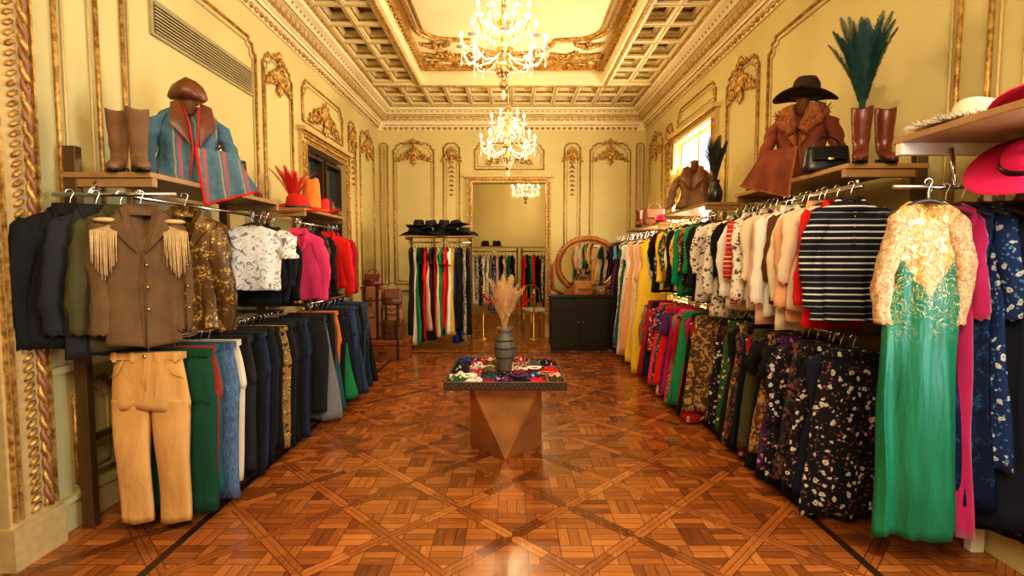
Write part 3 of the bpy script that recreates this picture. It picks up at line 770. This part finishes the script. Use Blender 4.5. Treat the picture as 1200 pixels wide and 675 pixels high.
# ------------------------------------------------------------------ table
T=empty('display_table',(-.05,4.22,0),0,label='low display table with faceted copper-brown wooden pedestal',category='table')
m=M(); hb=.3; ht=.28
bot=[(0,-hb,0),(hb,0,0),(0,hb,0),(-hb,0,0)]; topv=[(-ht,-ht,.61),(ht,-ht,.61),(ht,ht,.61),(-ht,ht,.61)]
fs=[(3,2,1,0),(4,5,6,7)]
for i in range(4): fs.append((i,(i+1)%4,4+(i+1)%4)); fs.append((i,4+(i+1)%4,4+i))
m.add(bot+topv,fs,0,False)
PEDM=simple('burnished copper brown wood',(.42,.19,.06),.28,.4,.6,6)
m.obj('pedestal',PEDM,T,.004)
m=M(); m.box(-.45,.45,-.46,.46,.61,.635,0); m.box(-.46,.46,-.47,-.45,.60,.665,1); m.box(-.46,.46,.45,.47,.60,.665,1); m.box(-.46,-.44,-.45,.45,.60,.665,1); m.box(.44,.46,-.45,.45,.60,.665,1)
m.obj('tray_top',[simple('dark glass tray',(.05,.045,.04),.12),simple('dark bronze edge',(.09,.065,.04),.3,.7)],T,.002)
m=M()
for i in range(92):
    x=-.445+i*.00975
    m.ell((x,-.475,.632+.014*math.sin(i*1.7)),(.004,.004,.009),i%2,6)
m.obj('beaded_trim',[GREYV,RACKM],T)
TZ=.637
goods=['red floral','black','multicolour paisley','crimson','blue floral','white floral','brown paisley','black and white floral','teal','grey print','purple floral','red','cream','burgundy','dark paisley','gold sequined','green floral','pale pink','royal blue','black polka dot','crimson','red']
R.shuffle(goods)
def pile(x,y,z,w,d,h,key):
    m=M(); ph=[R.uniform(0,6) for _ in range(4)]
    P=[]; n=15
    for i in range(n):
        r=[]
        for j in range(n):
            u=i/(n-1)*2-1; v=j/(n-1)*2-1
            e=max(0,1-max(abs(u),abs(v))**5)
            zz=.004+e*(h*.55+h*.45*math.sin(4*u+ph[0]+1.5*math.sin(3*v+ph[2]))*math.cos(5*v+ph[1]))
            r.append((u*w/2*(1+.12*math.sin(3*v+ph[1])),v*d/2*(1+.12*math.sin(3*u+ph[3])),max(.003,zz)))
        P.append(r)
    m.grid(P)
    o=m.obj('folded_scarf',cloth(key),None,0,1,(x,y,z),R.uniform(0,3)); o['label']='%s scarf loosely folded on the display table'%key; o['category']='scarf'; o['group']='scarves on the display table'
k=0
for iy in range(6):
    for ix in range(7):
        x=-.05-.37+ix*.123+R.uniform(-.015,.015); y=4.22-.38+iy*.15+R.uniform(-.015,.015)
        if abs(x+.06)<.09 and abs(y-4.22)<.09: continue
        pile(x,y,TZ,.12,.15,.035+.035*R.random(),goods[k%len(goods)]); k+=1
def beads(x,y,z,r,mat,lab,br=.007):
    m=M(); n=int(2*pi*r/(br*1.9))
    for i in range(n):
        a=2*pi*i/n; q=r*(1+.15*math.sin(3*a))
        m.ell((q*math.cos(a),q*.8*math.sin(a),br),(br,br,br),0,6)
    o=m.obj('bead_necklace',mat,None,0,0,(x,y,z)); o['label']=lab; o['category']='necklace'
for (x,y,r,mt,lb) in((-.33,3.84,.05,CRY,'clear crystal bead necklace on display table'),(.05,3.84,.06,LEATHR,'dark red bead necklace on display table'),(.26,3.9,.05,BRASS,'gold bead necklace on display table'),(-.17,3.9,.055,BLK,'black bead necklace on display table'),(.18,4.1,.05,CRY,'clear crystal bead necklace on display table')):
    beads(x,y,TZ+.055,r,mt,lb)
for x,lb in((.43,'bronze bangle hanging from table corner'),(-.52,'bronze bangle hanging from table corner')):
    m=M(); m.tube([(.03*math.cos(a),0,.03*math.sin(a)) for a in [2*pi*i/20 for i in range(20)]],.004,6,0,True)
    o=m.obj('bangle',RACKM,None,0,0,(x,3.738,.585)); o['label']=lb; o['category']='bangle'; o['group']='bangles on the table edge'
V=empty('vase',(-.06,4.22,TZ),0,label='weathered grey ceramic vase holding dried pampas',category='vase')
m=M(); m.lathe([(.05,0),(.055,.01),(.062,.05),(.085,.16),(.09,.22),(.07,.28),(.05,.31),(.052,.34),(.068,.37),(.06,.37),(.04,.33)],n=24); m.obj('vase_body',GREYV,V)
m=M()
for zz in(.12,.2,.26): m.lathe([(.08 if zz<.15 else (.092 if zz<.25 else .08),zz),(.086 if zz<.15 else (.094 if zz<.25 else .083),zz+.005),(.08 if zz<.15 else (.09 if zz<.25 else .076),zz+.012)],n=24)
m.obj('vase_band',DWOOD,V)
def plumes(m,base,n,L,spread,w,mi=0,lean=(0,0),fluffy=True,segs=10,nb=30,t0=.35):
    b=Vector(base)
    for i in range(n):
        a=2*pi*i/n+R.uniform(-.3,.3); sp=spread*R.uniform(.15,1); l=L*R.uniform(.75,1.05)
        pts=[]
        for k in range(segs+1):
            t=k/segs; pts.append(b+Vector((math.cos(a)*sp*t*t*.8+math.cos(a)*.012+lean[0]*t,math.sin(a)*sp*t*t*.8+math.sin(a)*.012+lean[1]*t,l*t-.1*sp*t**3)))
        m.tube(pts,[.003*(1-.6*k/segs) for k in range(segs+1)],4,mi)
        side=Vector((-math.sin(a),math.cos(a),0)); 
        for q in range(nb):
            t=t0+(1-t0)*q/nb; f=t*segs; k=min(int(f),segs-1); p=pts[k].lerp(pts[k+1],f-k); tan=(pts[k+1]-pts[k]).normalized()
            ww=w*math.sin(pi*min(1,(t-t0)/(1-t0)*.9+.1))**.6*R.uniform(.8,1.1)
            for s in(-1,1):
                dr=(side*s+Vector((R.uniform(-.5,.5),R.uniform(-.5,.5),0))*(1 if fluffy else .35)).normalized()
                e=p+dr*ww+tan*ww*1.1
                mdl=p.lerp(e,.5)+tan*.004
                th=.004
                m.add([tuple(p-tan*th),tuple(mdl-tan*th),tuple(e),tuple(mdl+tan*th),tuple(p+tan*th)],[(0,1,3,4),(1,2,3)],mi,True)
m=M(); plumes(m,(0,0,.3),18,.52,.3,.045,0); m.obj('pampas_stems',PAMP,V,kind='stuff')
# ------------------------------------------------------------------ chandelier
def chandelier(loc,s,ztop,label,power):
    E=empty('chandelier',loc,R.uniform(0,.5),label=label,category='chandelier')
    m=M(); prof=[(.01,-.34),(.035,-.32),(.045,-.28),(.02,-.25),(.06,-.2),(.1,-.15),(.05,-.1),(.03,-.05),(.07,0),(.08,.03),(.03,.08),(.025,.2),(.06,.25),(.07,.29),(.02,.33),(.02,.5),(.05,.55),(.02,.6),(.01,.64)]
    m.lathe([(r*s,z*s) for r,z in prof],n=14); m.obj('stem',BRASS,E)
    m=M(); m.tube([(0,0,.63*s),(0,0,ztop-loc[2]-.02)],.009,6); m.lathe([(.01,ztop-loc[2]-.1),(.07,ztop-loc[2]-.05),(.08,ztop-loc[2]-.01)],n=14); m.obj('hanging_rod',BRASS,E)
    cr=M()
    def octa(p,r):
        p=Vector(p); vs=[p+Vector(v)*r for v in((1,0,0),(-1,0,0),(0,1,0),(0,-1,0),(0,0,1.5),(0,0,-1.8))]
        cr.add([tuple(v) for v in vs],[(0,2,4),(2,1,4),(1,3,4),(3,0,4),(2,0,5),(1,2,5),(3,1,5),(0,3,5)],0,False)
    tiers=[(8,.4,0),(6,.24,.3)]
    for n,rad,z0 in tiers:
        for i in range(n):
            a=2*pi*i/n; ca,sa=math.cos(a),math.sin(a)
            prof=[(.04,.0),(.12,-.08),(.24,-.12),(.34,-.08),(.39,.0),(.4,.04)]
            pts=[(r/.4*rad*ca*s,r/.4*rad*sa*s,(z0+z)*s) for r,z in prof]
            m=M(); m.tube(pts,[.011*s,.01*s,.009*s,.009*s,.008*s,.008*s],7); m.obj('arm',CRY if n==8 else BRASS,E)
            x,y,z=rad*ca*s,rad*sa*s,(z0+.04)*s
            m=M(); m.lathe([(.012*s,0),(.045*s,.012*s),(.05*s,.02*s),(.015*s,.022*s),(.013*s,.09*s),(.004*s,.092*s)],c=(x,y,z),n=10); m.obj('candle_cup',WHT,E)
            m=M(); m.lathe([(.004*s,0),(.015*s,.018*s),(.016*s,.032*s),(.006*s,.06*s),(.001*s,.07*s)],c=(x,y,z+.092*s),n=8); m.obj('bulb',BULB,E)
            for k in range(6): octa((x*(1),y,z-.03*s-.022*s*k),.008*s if k<5 else .014*s)
            for k in range(4): octa((x*.7,y*.7,(z0-.1)*s-.022*s*k),.007*s)
            zt=(z0+.58 if n==8 else z0+.3)*s
            for k in range(15):
                t=k/14; octa((x*(1-t)+.02*ca,y*(1-t)+.02*sa,z+(zt-z)*t-.16*s*math.sin(pi*t)),.008*s)
            x2,y2=rad*math.cos(a+2*pi/n)*s,rad*math.sin(a+2*pi/n)*s
            for k in range(1,9):
                t=k/9; octa((x+(x2-x)*t,y+(y2-y)*t,z-.09*s*math.sin(pi*t)),.008*s)
    for k in range(12):
        a=2*pi*k/12
        for q in range(7):
            t=q/6; octa((.1*s*(1-t*.9)*math.cos(a),.1*s*(1-t*.9)*math.sin(a),(-.15-.2*t)*s),.009*s)
    octa((0,0,-.385*s),.03*s)
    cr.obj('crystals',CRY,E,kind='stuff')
    l=bpy.data.lights.new('bulb_light','POINT'); l.energy=power; l.color=(1,.72,.38)
    o=bpy.data.objects.new('bulb_light',l); COL.objects.link(o); o.parent=E; o.location=(0,0,.1)
    l.shadow_soft_size=.12
chandelier((-.08,5.0,3.52),1.0,4.64,'large crystal chandelier with glowing candle bulbs',145)
chandelier((-.06,7.7,3.2),1.0,4.64,'crystal chandelier hanging near the doorway',135)
chandelier((.33,12.6,3.15),.85,4.2,'crystal chandelier in the adjoining room',100)
# ------------------------------------------------------------------ accessories
def hat(loc,rot,mat,label,cowboy=False,r=.17,brim=.11,h=.12,band=BLK,tilt=0,nm='hat',bandon=True,sc=1):
    E=empty(nm,loc,rot,label=label,category='hat')
    E.rotation_euler=(tilt,0,rot)
    ph=R.uniform(0,6)
    def f(p,a):
        x,y,z=p; rr=math.hypot(x,y)
        if cowboy:
            k=max(0,rr-.1)/.1; z+=.05*k*k*abs(math.cos(a))**2-.012*k*abs(math.sin(a))
            if z>.08: z-=.025*math.exp(-(x/.03)**2)
            y*=1.15
        else: z+=.016*math.sin(2*a+ph)*rr/r
        return (x*sc,y*sc,z*sc)
    m=M(); c=.095
    m.lathe([(c+brim+.0,.0),(c+brim+.002,.005),(c+brim*.5,.008),(c+.01,.01),(c,.02),(c*.97,h*.5),(c*.9,h*.85),(c*.75,h),(c*.4,h*1.02),(.005,h*.98),(.004,h*.95)],n=32,f=f); m.obj('crown_and_brim',mat,E)
    if bandon:
        m=M(); m.lathe([(c+.002,.014),(c+.005,.02),(c+.003,.042),(c-.002,.045)],n=32,f=(lambda p,a:(p[0]*sc,p[1]*1.15*sc,p[2]*sc)) if cowboy else (lambda p,a:(p[0]*sc,p[1]*sc,p[2]*sc))); m.obj('hat_band',band,E)
    return E
def boot(loc,rot,mat,label,h=.38,heel=.05):
    E=empty('boot',loc,rot,label=label,category='boot')
    m=M(); n=16; rings=[]
    def rg(c,rx,ry,up):
        out=[]
        for j in range(n):
            a=2*pi*j/n; x=rx*math.cos(a); q=ry*math.sin(a)
            out.append((x,c[0]+q*math.cos(up),c[1]+q*math.sin(up)+(.012*math.cos(2*a) if c[1]>h*.9 else 0)))
        return out
    H=h
    for c,rx,ry,up in(((0,H-.03),.045,.055,0),((0,H),.058,.066,.05),((0,H-.01),.06,.068,0),((0,H*.75),.055,.062,0),((.004,H*.6),.049,.057,0),((.002,H*.48),.05,.054,.05),((.006,H*.36),.042,.047,0),((.005,.13),.044,.052,.15),((-.01,.09),.042,.062,.5),((-.05,.07),.042,.055,.95),((-.1,.05),.045,.04,1.25),((-.16,.036),.043,.03,1.45),((-.21,.026),.03,.022,1.5),((-.235,.02),.01,.01,1.5)):
        rings.append(rg(c,rx,ry,up))
    m.loft(rings,0); m.obj('boot_upper',mat,E)
    m=M(); m.loft([[(.038*math.cos(a),.03+.03*math.sin(a),0) for a in [2*pi*j/12 for j in range(12)]],[(.04*math.cos(a),.025+.036*math.sin(a),heel) for a in [2*pi*j/12 for j in range(12)]]],0)
    m.loft([[(.042*math.cos(a),-.14+.1*math.sin(a),z) for a in [2*pi*j/16 for j in range(16)]] for z in(0.0,.014)],0)
    m.obj('heel_and_sole',BLK,E)
    return E
def bag(loc,rot,mat,label,w=.3,d=.12,h=.2,nm='handbag'):
    E=empty(nm,loc,rot,label=label,category='bag')
    m=M(); n=20; rings=[]
    for t in(0,.08,.3,.6,.85,1):
        k=(.9 if t==0 else 1)-.12*t; dd=d*(.9 if t==0 else 1-.45*t)
        rings.append([(w/2*k*math.copysign(abs(math.cos(a))**.5,math.cos(a)),dd/2*math.copysign(abs(math.sin(a))**.6,math.sin(a)),h*t) for a in [2*pi*j/n for j in range(n)]])
    m.loft(rings,0); m.obj('bag_body',mat,E)
    m=M(); m.loft([[(-w*.38,-d*.3,h*.98),(w*.38,-d*.3,h*.98),(w*.38,-d*.35,h*1.0),(-w*.38,-d*.35,h*1.0)],[(-w*.36,-d*.54,h*.45),(w*.36,-d*.54,h*.45),(w*.36,-d*.6,h*.45),(-w*.36,-d*.6,h*.45)]],0,False); m.obj('flap',mat,E,.004)
    m=M(); m.tube([(w*.28*math.cos(a),0,h*.95+h*.45*math.sin(a)) for a in [pi*i/14 for i in range(15)]],.007,6); m.obj('handle',mat,E)
    m=M(); m.box(-.018,.018,-d*.62,-d*.58,h*.42,h*.52); m.obj('clasp',BRASS,E,.002)
    return E
def dressed(loc,rot,mat,smat,label,h=.55,W=1.0,collar=None,trim=None,flare=.24,tail=0,lapel=None,tmat=None):
    E=empty('dressed_bust',loc,rot,label=label,category='mannequin bust')
    m=M(); m.lathe([(.12,0),(.12,.015),(.03,.03),(.02,.06)],n=20); m.obj('stand_base',DWOOD,E)
    m=M(); m.lathe([(.045,h-.06),(.045,h+.05),(.055,h+.07),(.02,h+.085)],n=16); m.obj('bust_neck',WOOD,E)
    m=M(); P=[(h+.01,.06,.055),(h-.02,.1,.07),(h-.06,.165*W,.085),(h-.11,.19*W,.1),(h-.2,.19*W,.115),(h*.45,.165*W,.1),(h*.25,.185*W,.12),(.015,flare*W,.15)]
    body(m,P,.02,17,52,32,neck=(.05,.14))
    m.obj('jacket_body',mat,E)
    for s in(-1,1):
        mm=M(); rings=[]; n=18; ph=R.uniform(0,6)
        for i in range(22):
            t=i/21; r=(.068-.022*t)*(1+.09*math.sin(t*24+ph)+.05*math.sin(t*41))
            if i==0: r=.03
            cx=s*(.165*W+.095*math.sin(t*pi*.62)); cy=-.01-.13*t*t; cz=h-.08-(h*.8)*t
            rings.append([(cx+r*math.cos(2*pi*j/n)*(1+.07*math.sin(8*t+j*2)),cy+r*math.sin(2*pi*j/n),cz-.03*s*math.cos(2*pi*j/n)) for j in range(n)])
        mm.loft(rings,0); mm.obj('sleeve',smat or mat,E)
        mm=M()
        top=[(s*.055,-.06,h+.015),(s*.12,-.085,h-.01)]; mid=[(s*.03,-.125,h-.14),(s*.135,-.128,h-.15)]; low=[(s*.012,-.14,h*.42),(s*.035,-.145,h*.48)]
        G=[]
        for a,b,t in [(top,mid,i/5) for i in range(6)]+[(mid,low,i/5) for i in range(1,6)]:
            p=[Vector(a[0]).lerp(Vector(b[0]),t),Vector(a[1]).lerp(Vector(b[1]),t)]
            G.append([tuple(p[0].lerp(p[1],q/3)+Vector((0,-.012*math.sin(pi*q/3)-.006,0))) for q in range(4)])
        mm.grid(G); mm.obj('lapel',lapel or mat,E)
        if trim:
            mm=M(); mm.tube([(s*.05,-.085,h-.02),(s*.028,-.14,h-.14),(s*.014,-.155,h*.45),(s*.04,-.185,.04)],[.009]*4,6,0,flat=.5); mm.obj('front_trim',trim,E)
    if tail:
        mm=M(); G=[]
        for i in range(14):
            v=i/13; row_=[]
            for j in range(24):
                u=j/23; x=tail*(.0+.25*u+.09*v*u+.02*v)
                row_.append((x,-.165-.09*v-.022*math.sin(u*17+v*2)*v+.05*u*u*(1-v),.24-.38*v*(1-.3*u)))
            G.append(row_)
        mm.grid(G); mm.obj('draped_hem',tmat or mat,E)
        if trim:
            mm=M(); mm.tube([(r[0][0],r[0][1]-.004,r[0][2]) for r in G],.01,6); mm.obj('front_trim',trim,E)
            mm=M(); mm.tube([(p[0],p[1]-.003,p[2]) for p in G[-1]],.008,6); mm.obj('hem_trim',trim,E)
    if collar:
        mm=M()
        for q in range(2):
            pts=[]
            for i in range(25):
                a=pi/2+ (i-12)/12*pi*.93
                r=.1+.02*q; t=abs(i-12)/12
                pts.append((r*1.1*math.cos(a)*(1+.1*t),r*math.sin(a)-.05*t,h+.015-.03*q-.2*t*t))
            mm.tube(pts,[.038+.008*math.sin(i*2.3+q) for i in range(25)],8,0)
        for i in range(900):
            a=pi/2+R.uniform(-1,1)*pi*.93; t=abs(a-pi/2)/(pi*.93); r=R.uniform(.09,.135)
            p=Vector((r*1.1*math.cos(a)*(1+.1*t),r*math.sin(a)-.05*t,h-.2*t*t)); dd=Vector((R.uniform(-1,1),R.uniform(-1,1),R.uniform(-1,1))).normalized()
            mm.tube([p,p+dd*.062],[.005,.001],3,0,cap=False)
        mm.obj('fur_collar',collar,E)
    return E
SZL=2.075; SZR=2.165
dressed((-2.2,3.55,SZL),.75,PONCHO,BLUE,'blue grey striped jacket with red trim and leather collar on bust',.54,1.0,None,REDF,.24,1,LEATH)
m=M()
m.lathe([(.1,0),(.12,.02),(.11,.06),(.09,.1),(.05,.13),(.01,.14)],n=24,f=lambda p,a:(p[0],p[1],p[2]+.015*math.sin(3*a)))
o=m.obj('leather_cap',LEATH,None,0,0,(-2.2,3.55,SZL+.54+.035),.4); o['label']='brown leather cap resting on the blue jacket bust'; o['category']='hat'
boot((-2.33,3.08,SZL),.5,SUEDE,'brown suede boot on the wooden shelf',.38)
boot((-2.19,3.05,SZL),.7,SUEDE,'brown suede boot on the wooden shelf',.38)
bag((-2.25,4.1,SZL),.5,LEATHB,'black leather handbag on the wooden shelf',.3,.14,.28)
hat((-2.18,5.25,SZL),.3,REDF,'red felt hat on the bronze shelf',False,brim=.1,tilt=.25,sc=1.2)
hat((-2.18,5.62,SZL+.005),.3,ORF,'orange felt hat with tall crown on shelf',True,brim=.06,h=.36,tilt=0,band=REDF)
hat((-2.18,5.9,SZL),.3,REDF,'red felt hat beside the orange hat',True,h=.18,band=ORF)
bag((-2.2,6.12,SZL),.1,LEATHR,'small red leather handbag on shelf',.2,.1,.16)
m=M(); plumes(m,(0,0,.0),18,.45,.34,.045,0,(.0,-.05),False); o=m.obj('feather_spray',REDF,None,0,0,(-2.3,5.44,SZL)); o['label']='spray of red feathers standing on the shelf'; o['category']='feathers'
for i in range(5):
    hat((-1.66+i*.21,8.8+(.06 if i%2 else -.06),1.945),R.uniform(0,3),FELT,'black felt hat on top of clothes rack',i%2==0,h=.14,brim=.13,bandon=False)
for i in range(4):
    hat((-1.6+i*.22,8.8,2.08),R.uniform(0,3),FELT,'black felt hat stacked on other hats',i%2==1,h=.13,brim=.12,bandon=False,tilt=R.uniform(-.3,.3))
for i in range(2): hat((-.6+i*.26,11.5,1.815),0,FELT,'black hat on rack in adjoining room',False,bandon=False,brim=.06)
dressed((2.2,3.95,SZR),-.7,simple('rust suede jacket',(.2,.045,.016),.85,0,.5,9,.6),None,'rust suede jacket with fur collar on a bust',.56,.95,FUR,FUR,.25,-1,FUR)
hat((2.2,3.93,SZR+.61),.9,FELTB,'dark brown cowboy hat resting on jacket bust',True,h=.17,brim=.11,sc=.92,tilt=.1)
bag((2.13,3.52,SZR),-.15,LEATHB,'black leather handbag beside the fur-collared jacket',.3,.13,.17)
boot((2.2,3.28,SZR),-.6,LEATHR,'oxblood leather boot holding peacock feathers',.36)
boot((2.36,3.3,SZR),-.4,LEATHR,'oxblood leather boot on the wooden shelf',.36)
m=M(); plumes(m,(0,0,0),50,.6,.26,.048,0,(0,0),False,10,46,.2); o=m.obj('feather_spray',TEALF,None,0,0,(2.2,3.28,SZR+.3)); o['label']='dark teal peacock feathers standing in a boot'; o['category']='feathers'
E=hat((2.22,2.5,2.22),.2,WHF,'cream fur trimmed hat with red band on near shelf',False,brim=.12,h=.12,bandon=True,band=REDF)
m=M()
for i in range(520):
    a=R.uniform(0,6.28); r=.2+R.uniform(-.04,.02); p=Vector((r*math.cos(a),r*math.sin(a),.01)); dd=Vector((math.cos(a)+R.uniform(-.5,.5),math.sin(a)+R.uniform(-.5,.5),R.uniform(-.1,.5))).normalized()
    m.tube([p,p+dd*.06],[.006,.001],3,0,cap=False)
m.obj('fur_trim',WHF,E)
hat((2.28,2.16,2.22),.2,PINKF,'magenta felt hat with broad upturned brim',True,brim=.12,h=.17)
E=hat((2.33,2.34,2.0),.2,PINKF,'magenta wide-brimmed hat hanging from rack post',False,brim=.13,h=.1); E.rotation_euler=(.7,0,-.9)
dressed((2.2,6.25,SZR),-.5,SUEDE,None,'brown suede jacket displayed on a bust',.5,.95,None,None,.24,0,LEATH)
def feathervase(loc,fm,label,n=30,L=.5,sp=.18):
    E=empty('vase',loc,0,label=label,category='vase')
    m=M(); m.lathe([(.06,0),(.075,.05),(.08,.12),(.06,.18),(.04,.22),(.05,.25),(.03,.24)],n=18); m.obj('vase_body',LEATHB,E)
    m=M(); plumes(m,(0,0,.2),n,L,sp,.045,0,(0,0),False,10,36,.2); m.obj('feather_spray',fm,E,kind='stuff')
feathervase((2.2,5.6,SZR),BLKF,'dark vase with black green feathers on shelf')
m=M(); plumes(m,(0,0,0),24,.58,.2,.05,0,(0,0),True); o=m.obj('feather_spray',YELF,None,0,0,(2.15,6.75,SZR)); o['label']='pale yellow feather spray on the shelf'; o['category']='feathers'
hat((2.15,7.35,2.065),0,PINKF,'pink felt hat on the far shelf',False,brim=.06)
bag((2.15,7.8,2.065),0,LEATH,'brown leather handbag on the far shelf',.34,.16,.24)
boot((2.05,8.3,2.065),0,LEATHR,'oxblood ankle boot on far shelf',.28); boot((2.2,8.34,2.065),0,LEATHR,'oxblood ankle boot on far shelf',.28)
# ------------------------------------------------------------------ trunks
def trunk(loc,rot,w,d,h,mat,label,nm='travel_trunk'):
    E=empty(nm,loc,rot,label=label,category='trunk')
    m=M(); m.box(-w/2,w/2,-d/2,d/2,0,h*.72); m.obj('body',mat,E,.012)
    m=M(); m.box(-w/2,w/2,-d/2,d/2,h*.735,h); m.obj('lid',mat,E,.015)
    m=M()
    for x in(-w*.32,w*.32): m.box(x-.02,x+.02,-d/2-.006,d/2+.006,-.0,h+.006)
    m.obj('strap',DWOOD,E,.002)
    m=M()
    for x in(-w/2,w/2):
        for z in(0,h-.04): m.box(x-.012 if x<0 else x-.03,x+.03 if x<0 else x+.012,-d/2-.01,-d/2+.03,z,z+.04)
    m.box(-.03,.03,-d/2-.012,-d/2,h*.62,h*.8)
    m.obj('corner_fitting',BRASS,E,.002)
    m=M(); m.tube([(-.07,-d/2-.008,h*.45),(-.06,-d/2-.03,h*.42),(.06,-d/2-.03,h*.42),(.07,-d/2-.008,h*.45)],.008,6); m.obj('handle',LEATHB,E)
    return E
WOODT=simple('reddish trunk leather',(.26,.08,.022),.4,0,.5,7,.2)
trunk((-1.98,8.0,0),.0,.72,.45,.3,WOODT,'wide brown leather travel trunk on the floor')
trunk((-2.2,8.12,.306),.05,.3,.4,.82,LEATHT,'upright tan wardrobe trunk standing on another trunk')
trunk((-1.88,8.05,.306),-.05,.3,.34,.28,LEATH,'small brown suitcase on the wide trunk')
trunk((-1.88,8.07,.592),.08,.28,.3,.24,LEATHT,'small tan suitcase stacked on another')
bag((-1.88,8.05,.84),.1,LEATH,'brown leather satchel on stacked suitcases',.3,.2,.24)
bag((-2.2,8.1,1.135),.1,LEATHR,'dark red leather bag on wardrobe trunk',.3,.2,.18)
trunk((-2.3,6.62,0),pi/2,.4,.3,.24,WOODT,'brown suitcase beside the side door')
E=empty('cabinet',(1.15,8.75,0),0,label='black lacquered cabinet below the arched mirror',category='cabinet')
m=M(); m.box(-.5,.5,-.22,.22,.06,.9); m.box(-.47,.47,-.2,.2,0,.06); m.obj('body',BLK,E,.006)
m=M(); m.box(-.53,.53,-.25,.23,.9,.94); m.obj('top',BLK,E,.006)
for s in(-1,1):
    d=M(); d.box(min(s*.01,s*.48),max(s*.01,s*.48),-.24,-.22,.1,.86)
    a,b=min(s*.06,s*.43),max(s*.06,s*.43)
    d.box(a,b,-.248,-.24,.16,.8)
    dd=d.obj('door',BLK,E,.004)
    k=M(); k.ell((s*.045,-.262,.5),(.014,.018,.014),0,8); k.obj('knob',BRASS,dd)
E=empty('arched_mirror',(1.3,8.8,.94),0,label='round-topped mirror in carved reddish wood frame on cabinet',category='mirror')
def archpts(w,h,y,k=36,cz=.5):
    P=[]
    for i in range(k+1):
        a=-.95+ (pi+1.9)*i/k; P.append((w*math.cos(a),y,cz+(h-cz)*math.sin(a)))
    return P
m=M(); m.tube(archpts(.52,.96,0),.05,8,0); m.box(-.4,.4,-.04,.04,0,.09,0)
m.tube(archpts(.46,.9,-.035),.012,6,1)
for p in archpts(.56,1.0,-.02,40): m.ell(p,(.02,.02,.02),1,6)
for s in(-1,1): m.tube([(s*.42,0,.0),(s*.6,0,.1),(s*.62,0,.5),(s*.56,0,.55)],[.03,.035,.03,.02],8,0)
m.obj('frame',[WOODT,GILT],E)
m=M(); P=archpts(.5,.94,.0); n=len(P); m.add([(p[0],-.005,p[2]) for p in P]+[(p[0],.01,p[2]) for p in P],[tuple(range(n)),tuple(range(2*n-1,n-1,-1))],0,False); m.obj('mirror_glass',MIR,E)
bag((1.2,8.62,.94),.1,LEATHT,'tan leather vanity case standing before mirror',.34,.16,.24)
bag((1.5,8.62,.94),-.2,LEATH,'small brown leather bag before the mirror',.2,.1,.16)
for x,y in[(-.55,9.75),(.42,9.75)]:
    E=empty('rope_stanchion',(x,y,0),0,label='brass stanchion post with round base in doorway',category='barrier post')
    m=M(); m.lathe([(.14,0),(.14,.015),(.05,.035),(.018,.05),(.018,.86),(.03,.88),(.03,.9),(.018,.91),(.035,.94),(.02,.97),(.004,.975)],n=20); m.obj('post_body',BRASS,E)
m=M(); m.tube([(-.535+ .955*t,9.75,.84-.3*math.sin(pi*t)) for t in [i/20 for i in range(21)]],.02,8); o=m.obj('barrier_rope',simple('red velvet rope',(.5,.02,.01),.8)); o['label']='red velvet rope sagging between brass posts'; o['category']='rope'
E=empty('chair',(.5,10.8,0),.4,label='gilded chair with white seat in adjoining room',category='chair')
for x in(-.19,.19):
    for y in(-.19,.19):
        m=M(); m.tube([(x,y,0),(x*.95,y*.95,.44)],[.012,.02],8); m.obj('leg',BRASS,E)
m=M(); m.box(-.22,.22,-.22,.22,.44,.5); m.obj('seat',WHT,E,.02)
m=M(); m.tube([(-.2,.2,.48),(-.2,.23,.85),(-.1,.24,.97),(.1,.24,.97),(.2,.23,.85),(.2,.2,.48)],.016,8)
for x in(-.1,0,.1): m.tube([(x,.21,.5),(x,.24,.95)],.008,6)
m.obj('backrest',BRASS,E)
# ------------------------------------------------------------------ lights
def area(loc,rot,sx,sy,e,c):
    l=bpy.data.lights.new('area_lamp','AREA'); l.shape='RECTANGLE'; l.size=sx; l.size_y=sy; l.energy=e; l.color=c
    o=bpy.data.objects.new('area_lamp',l); COL.objects.link(o); o.location=loc; o.rotation_euler=rot
area((0,-.9,3.7),(math.radians(62),0,0),3.0,1.2,185,(1,.82,.56))  # added warm fill from behind the camera, not a fixture of the room
area((2.75,1.35,2.0),(0,math.radians(90),0),2.4,1.2,140,(.7,.85,1))
area((2.8,7.4,2.1),(0,math.radians(90),0),2.0,1.3,230,(1,.86,.62))
w=bpy.data.worlds.new('World'); SC.world=w; w.use_nodes=True
bg=w.node_tree.nodes['Background']; bg.inputs[0].default_value=(.75,.88,1,1); bg.inputs[1].default_value=1.8
cam=bpy.data.cameras.new('camera'); cam.lens=18; cam.sensor_width=36; cam.clip_start=.05
co=bpy.data.objects.new('camera',cam); COL.objects.link(co); co.location=(0,0,1.6); co.rotation_euler=(math.radians(90-3.58),0,0)
SC.camera=co
SC.view_settings.view_transform='Standard'
try: SC.view_settings.look='Medium High Contrast'
except Exception as ex: print(ex)
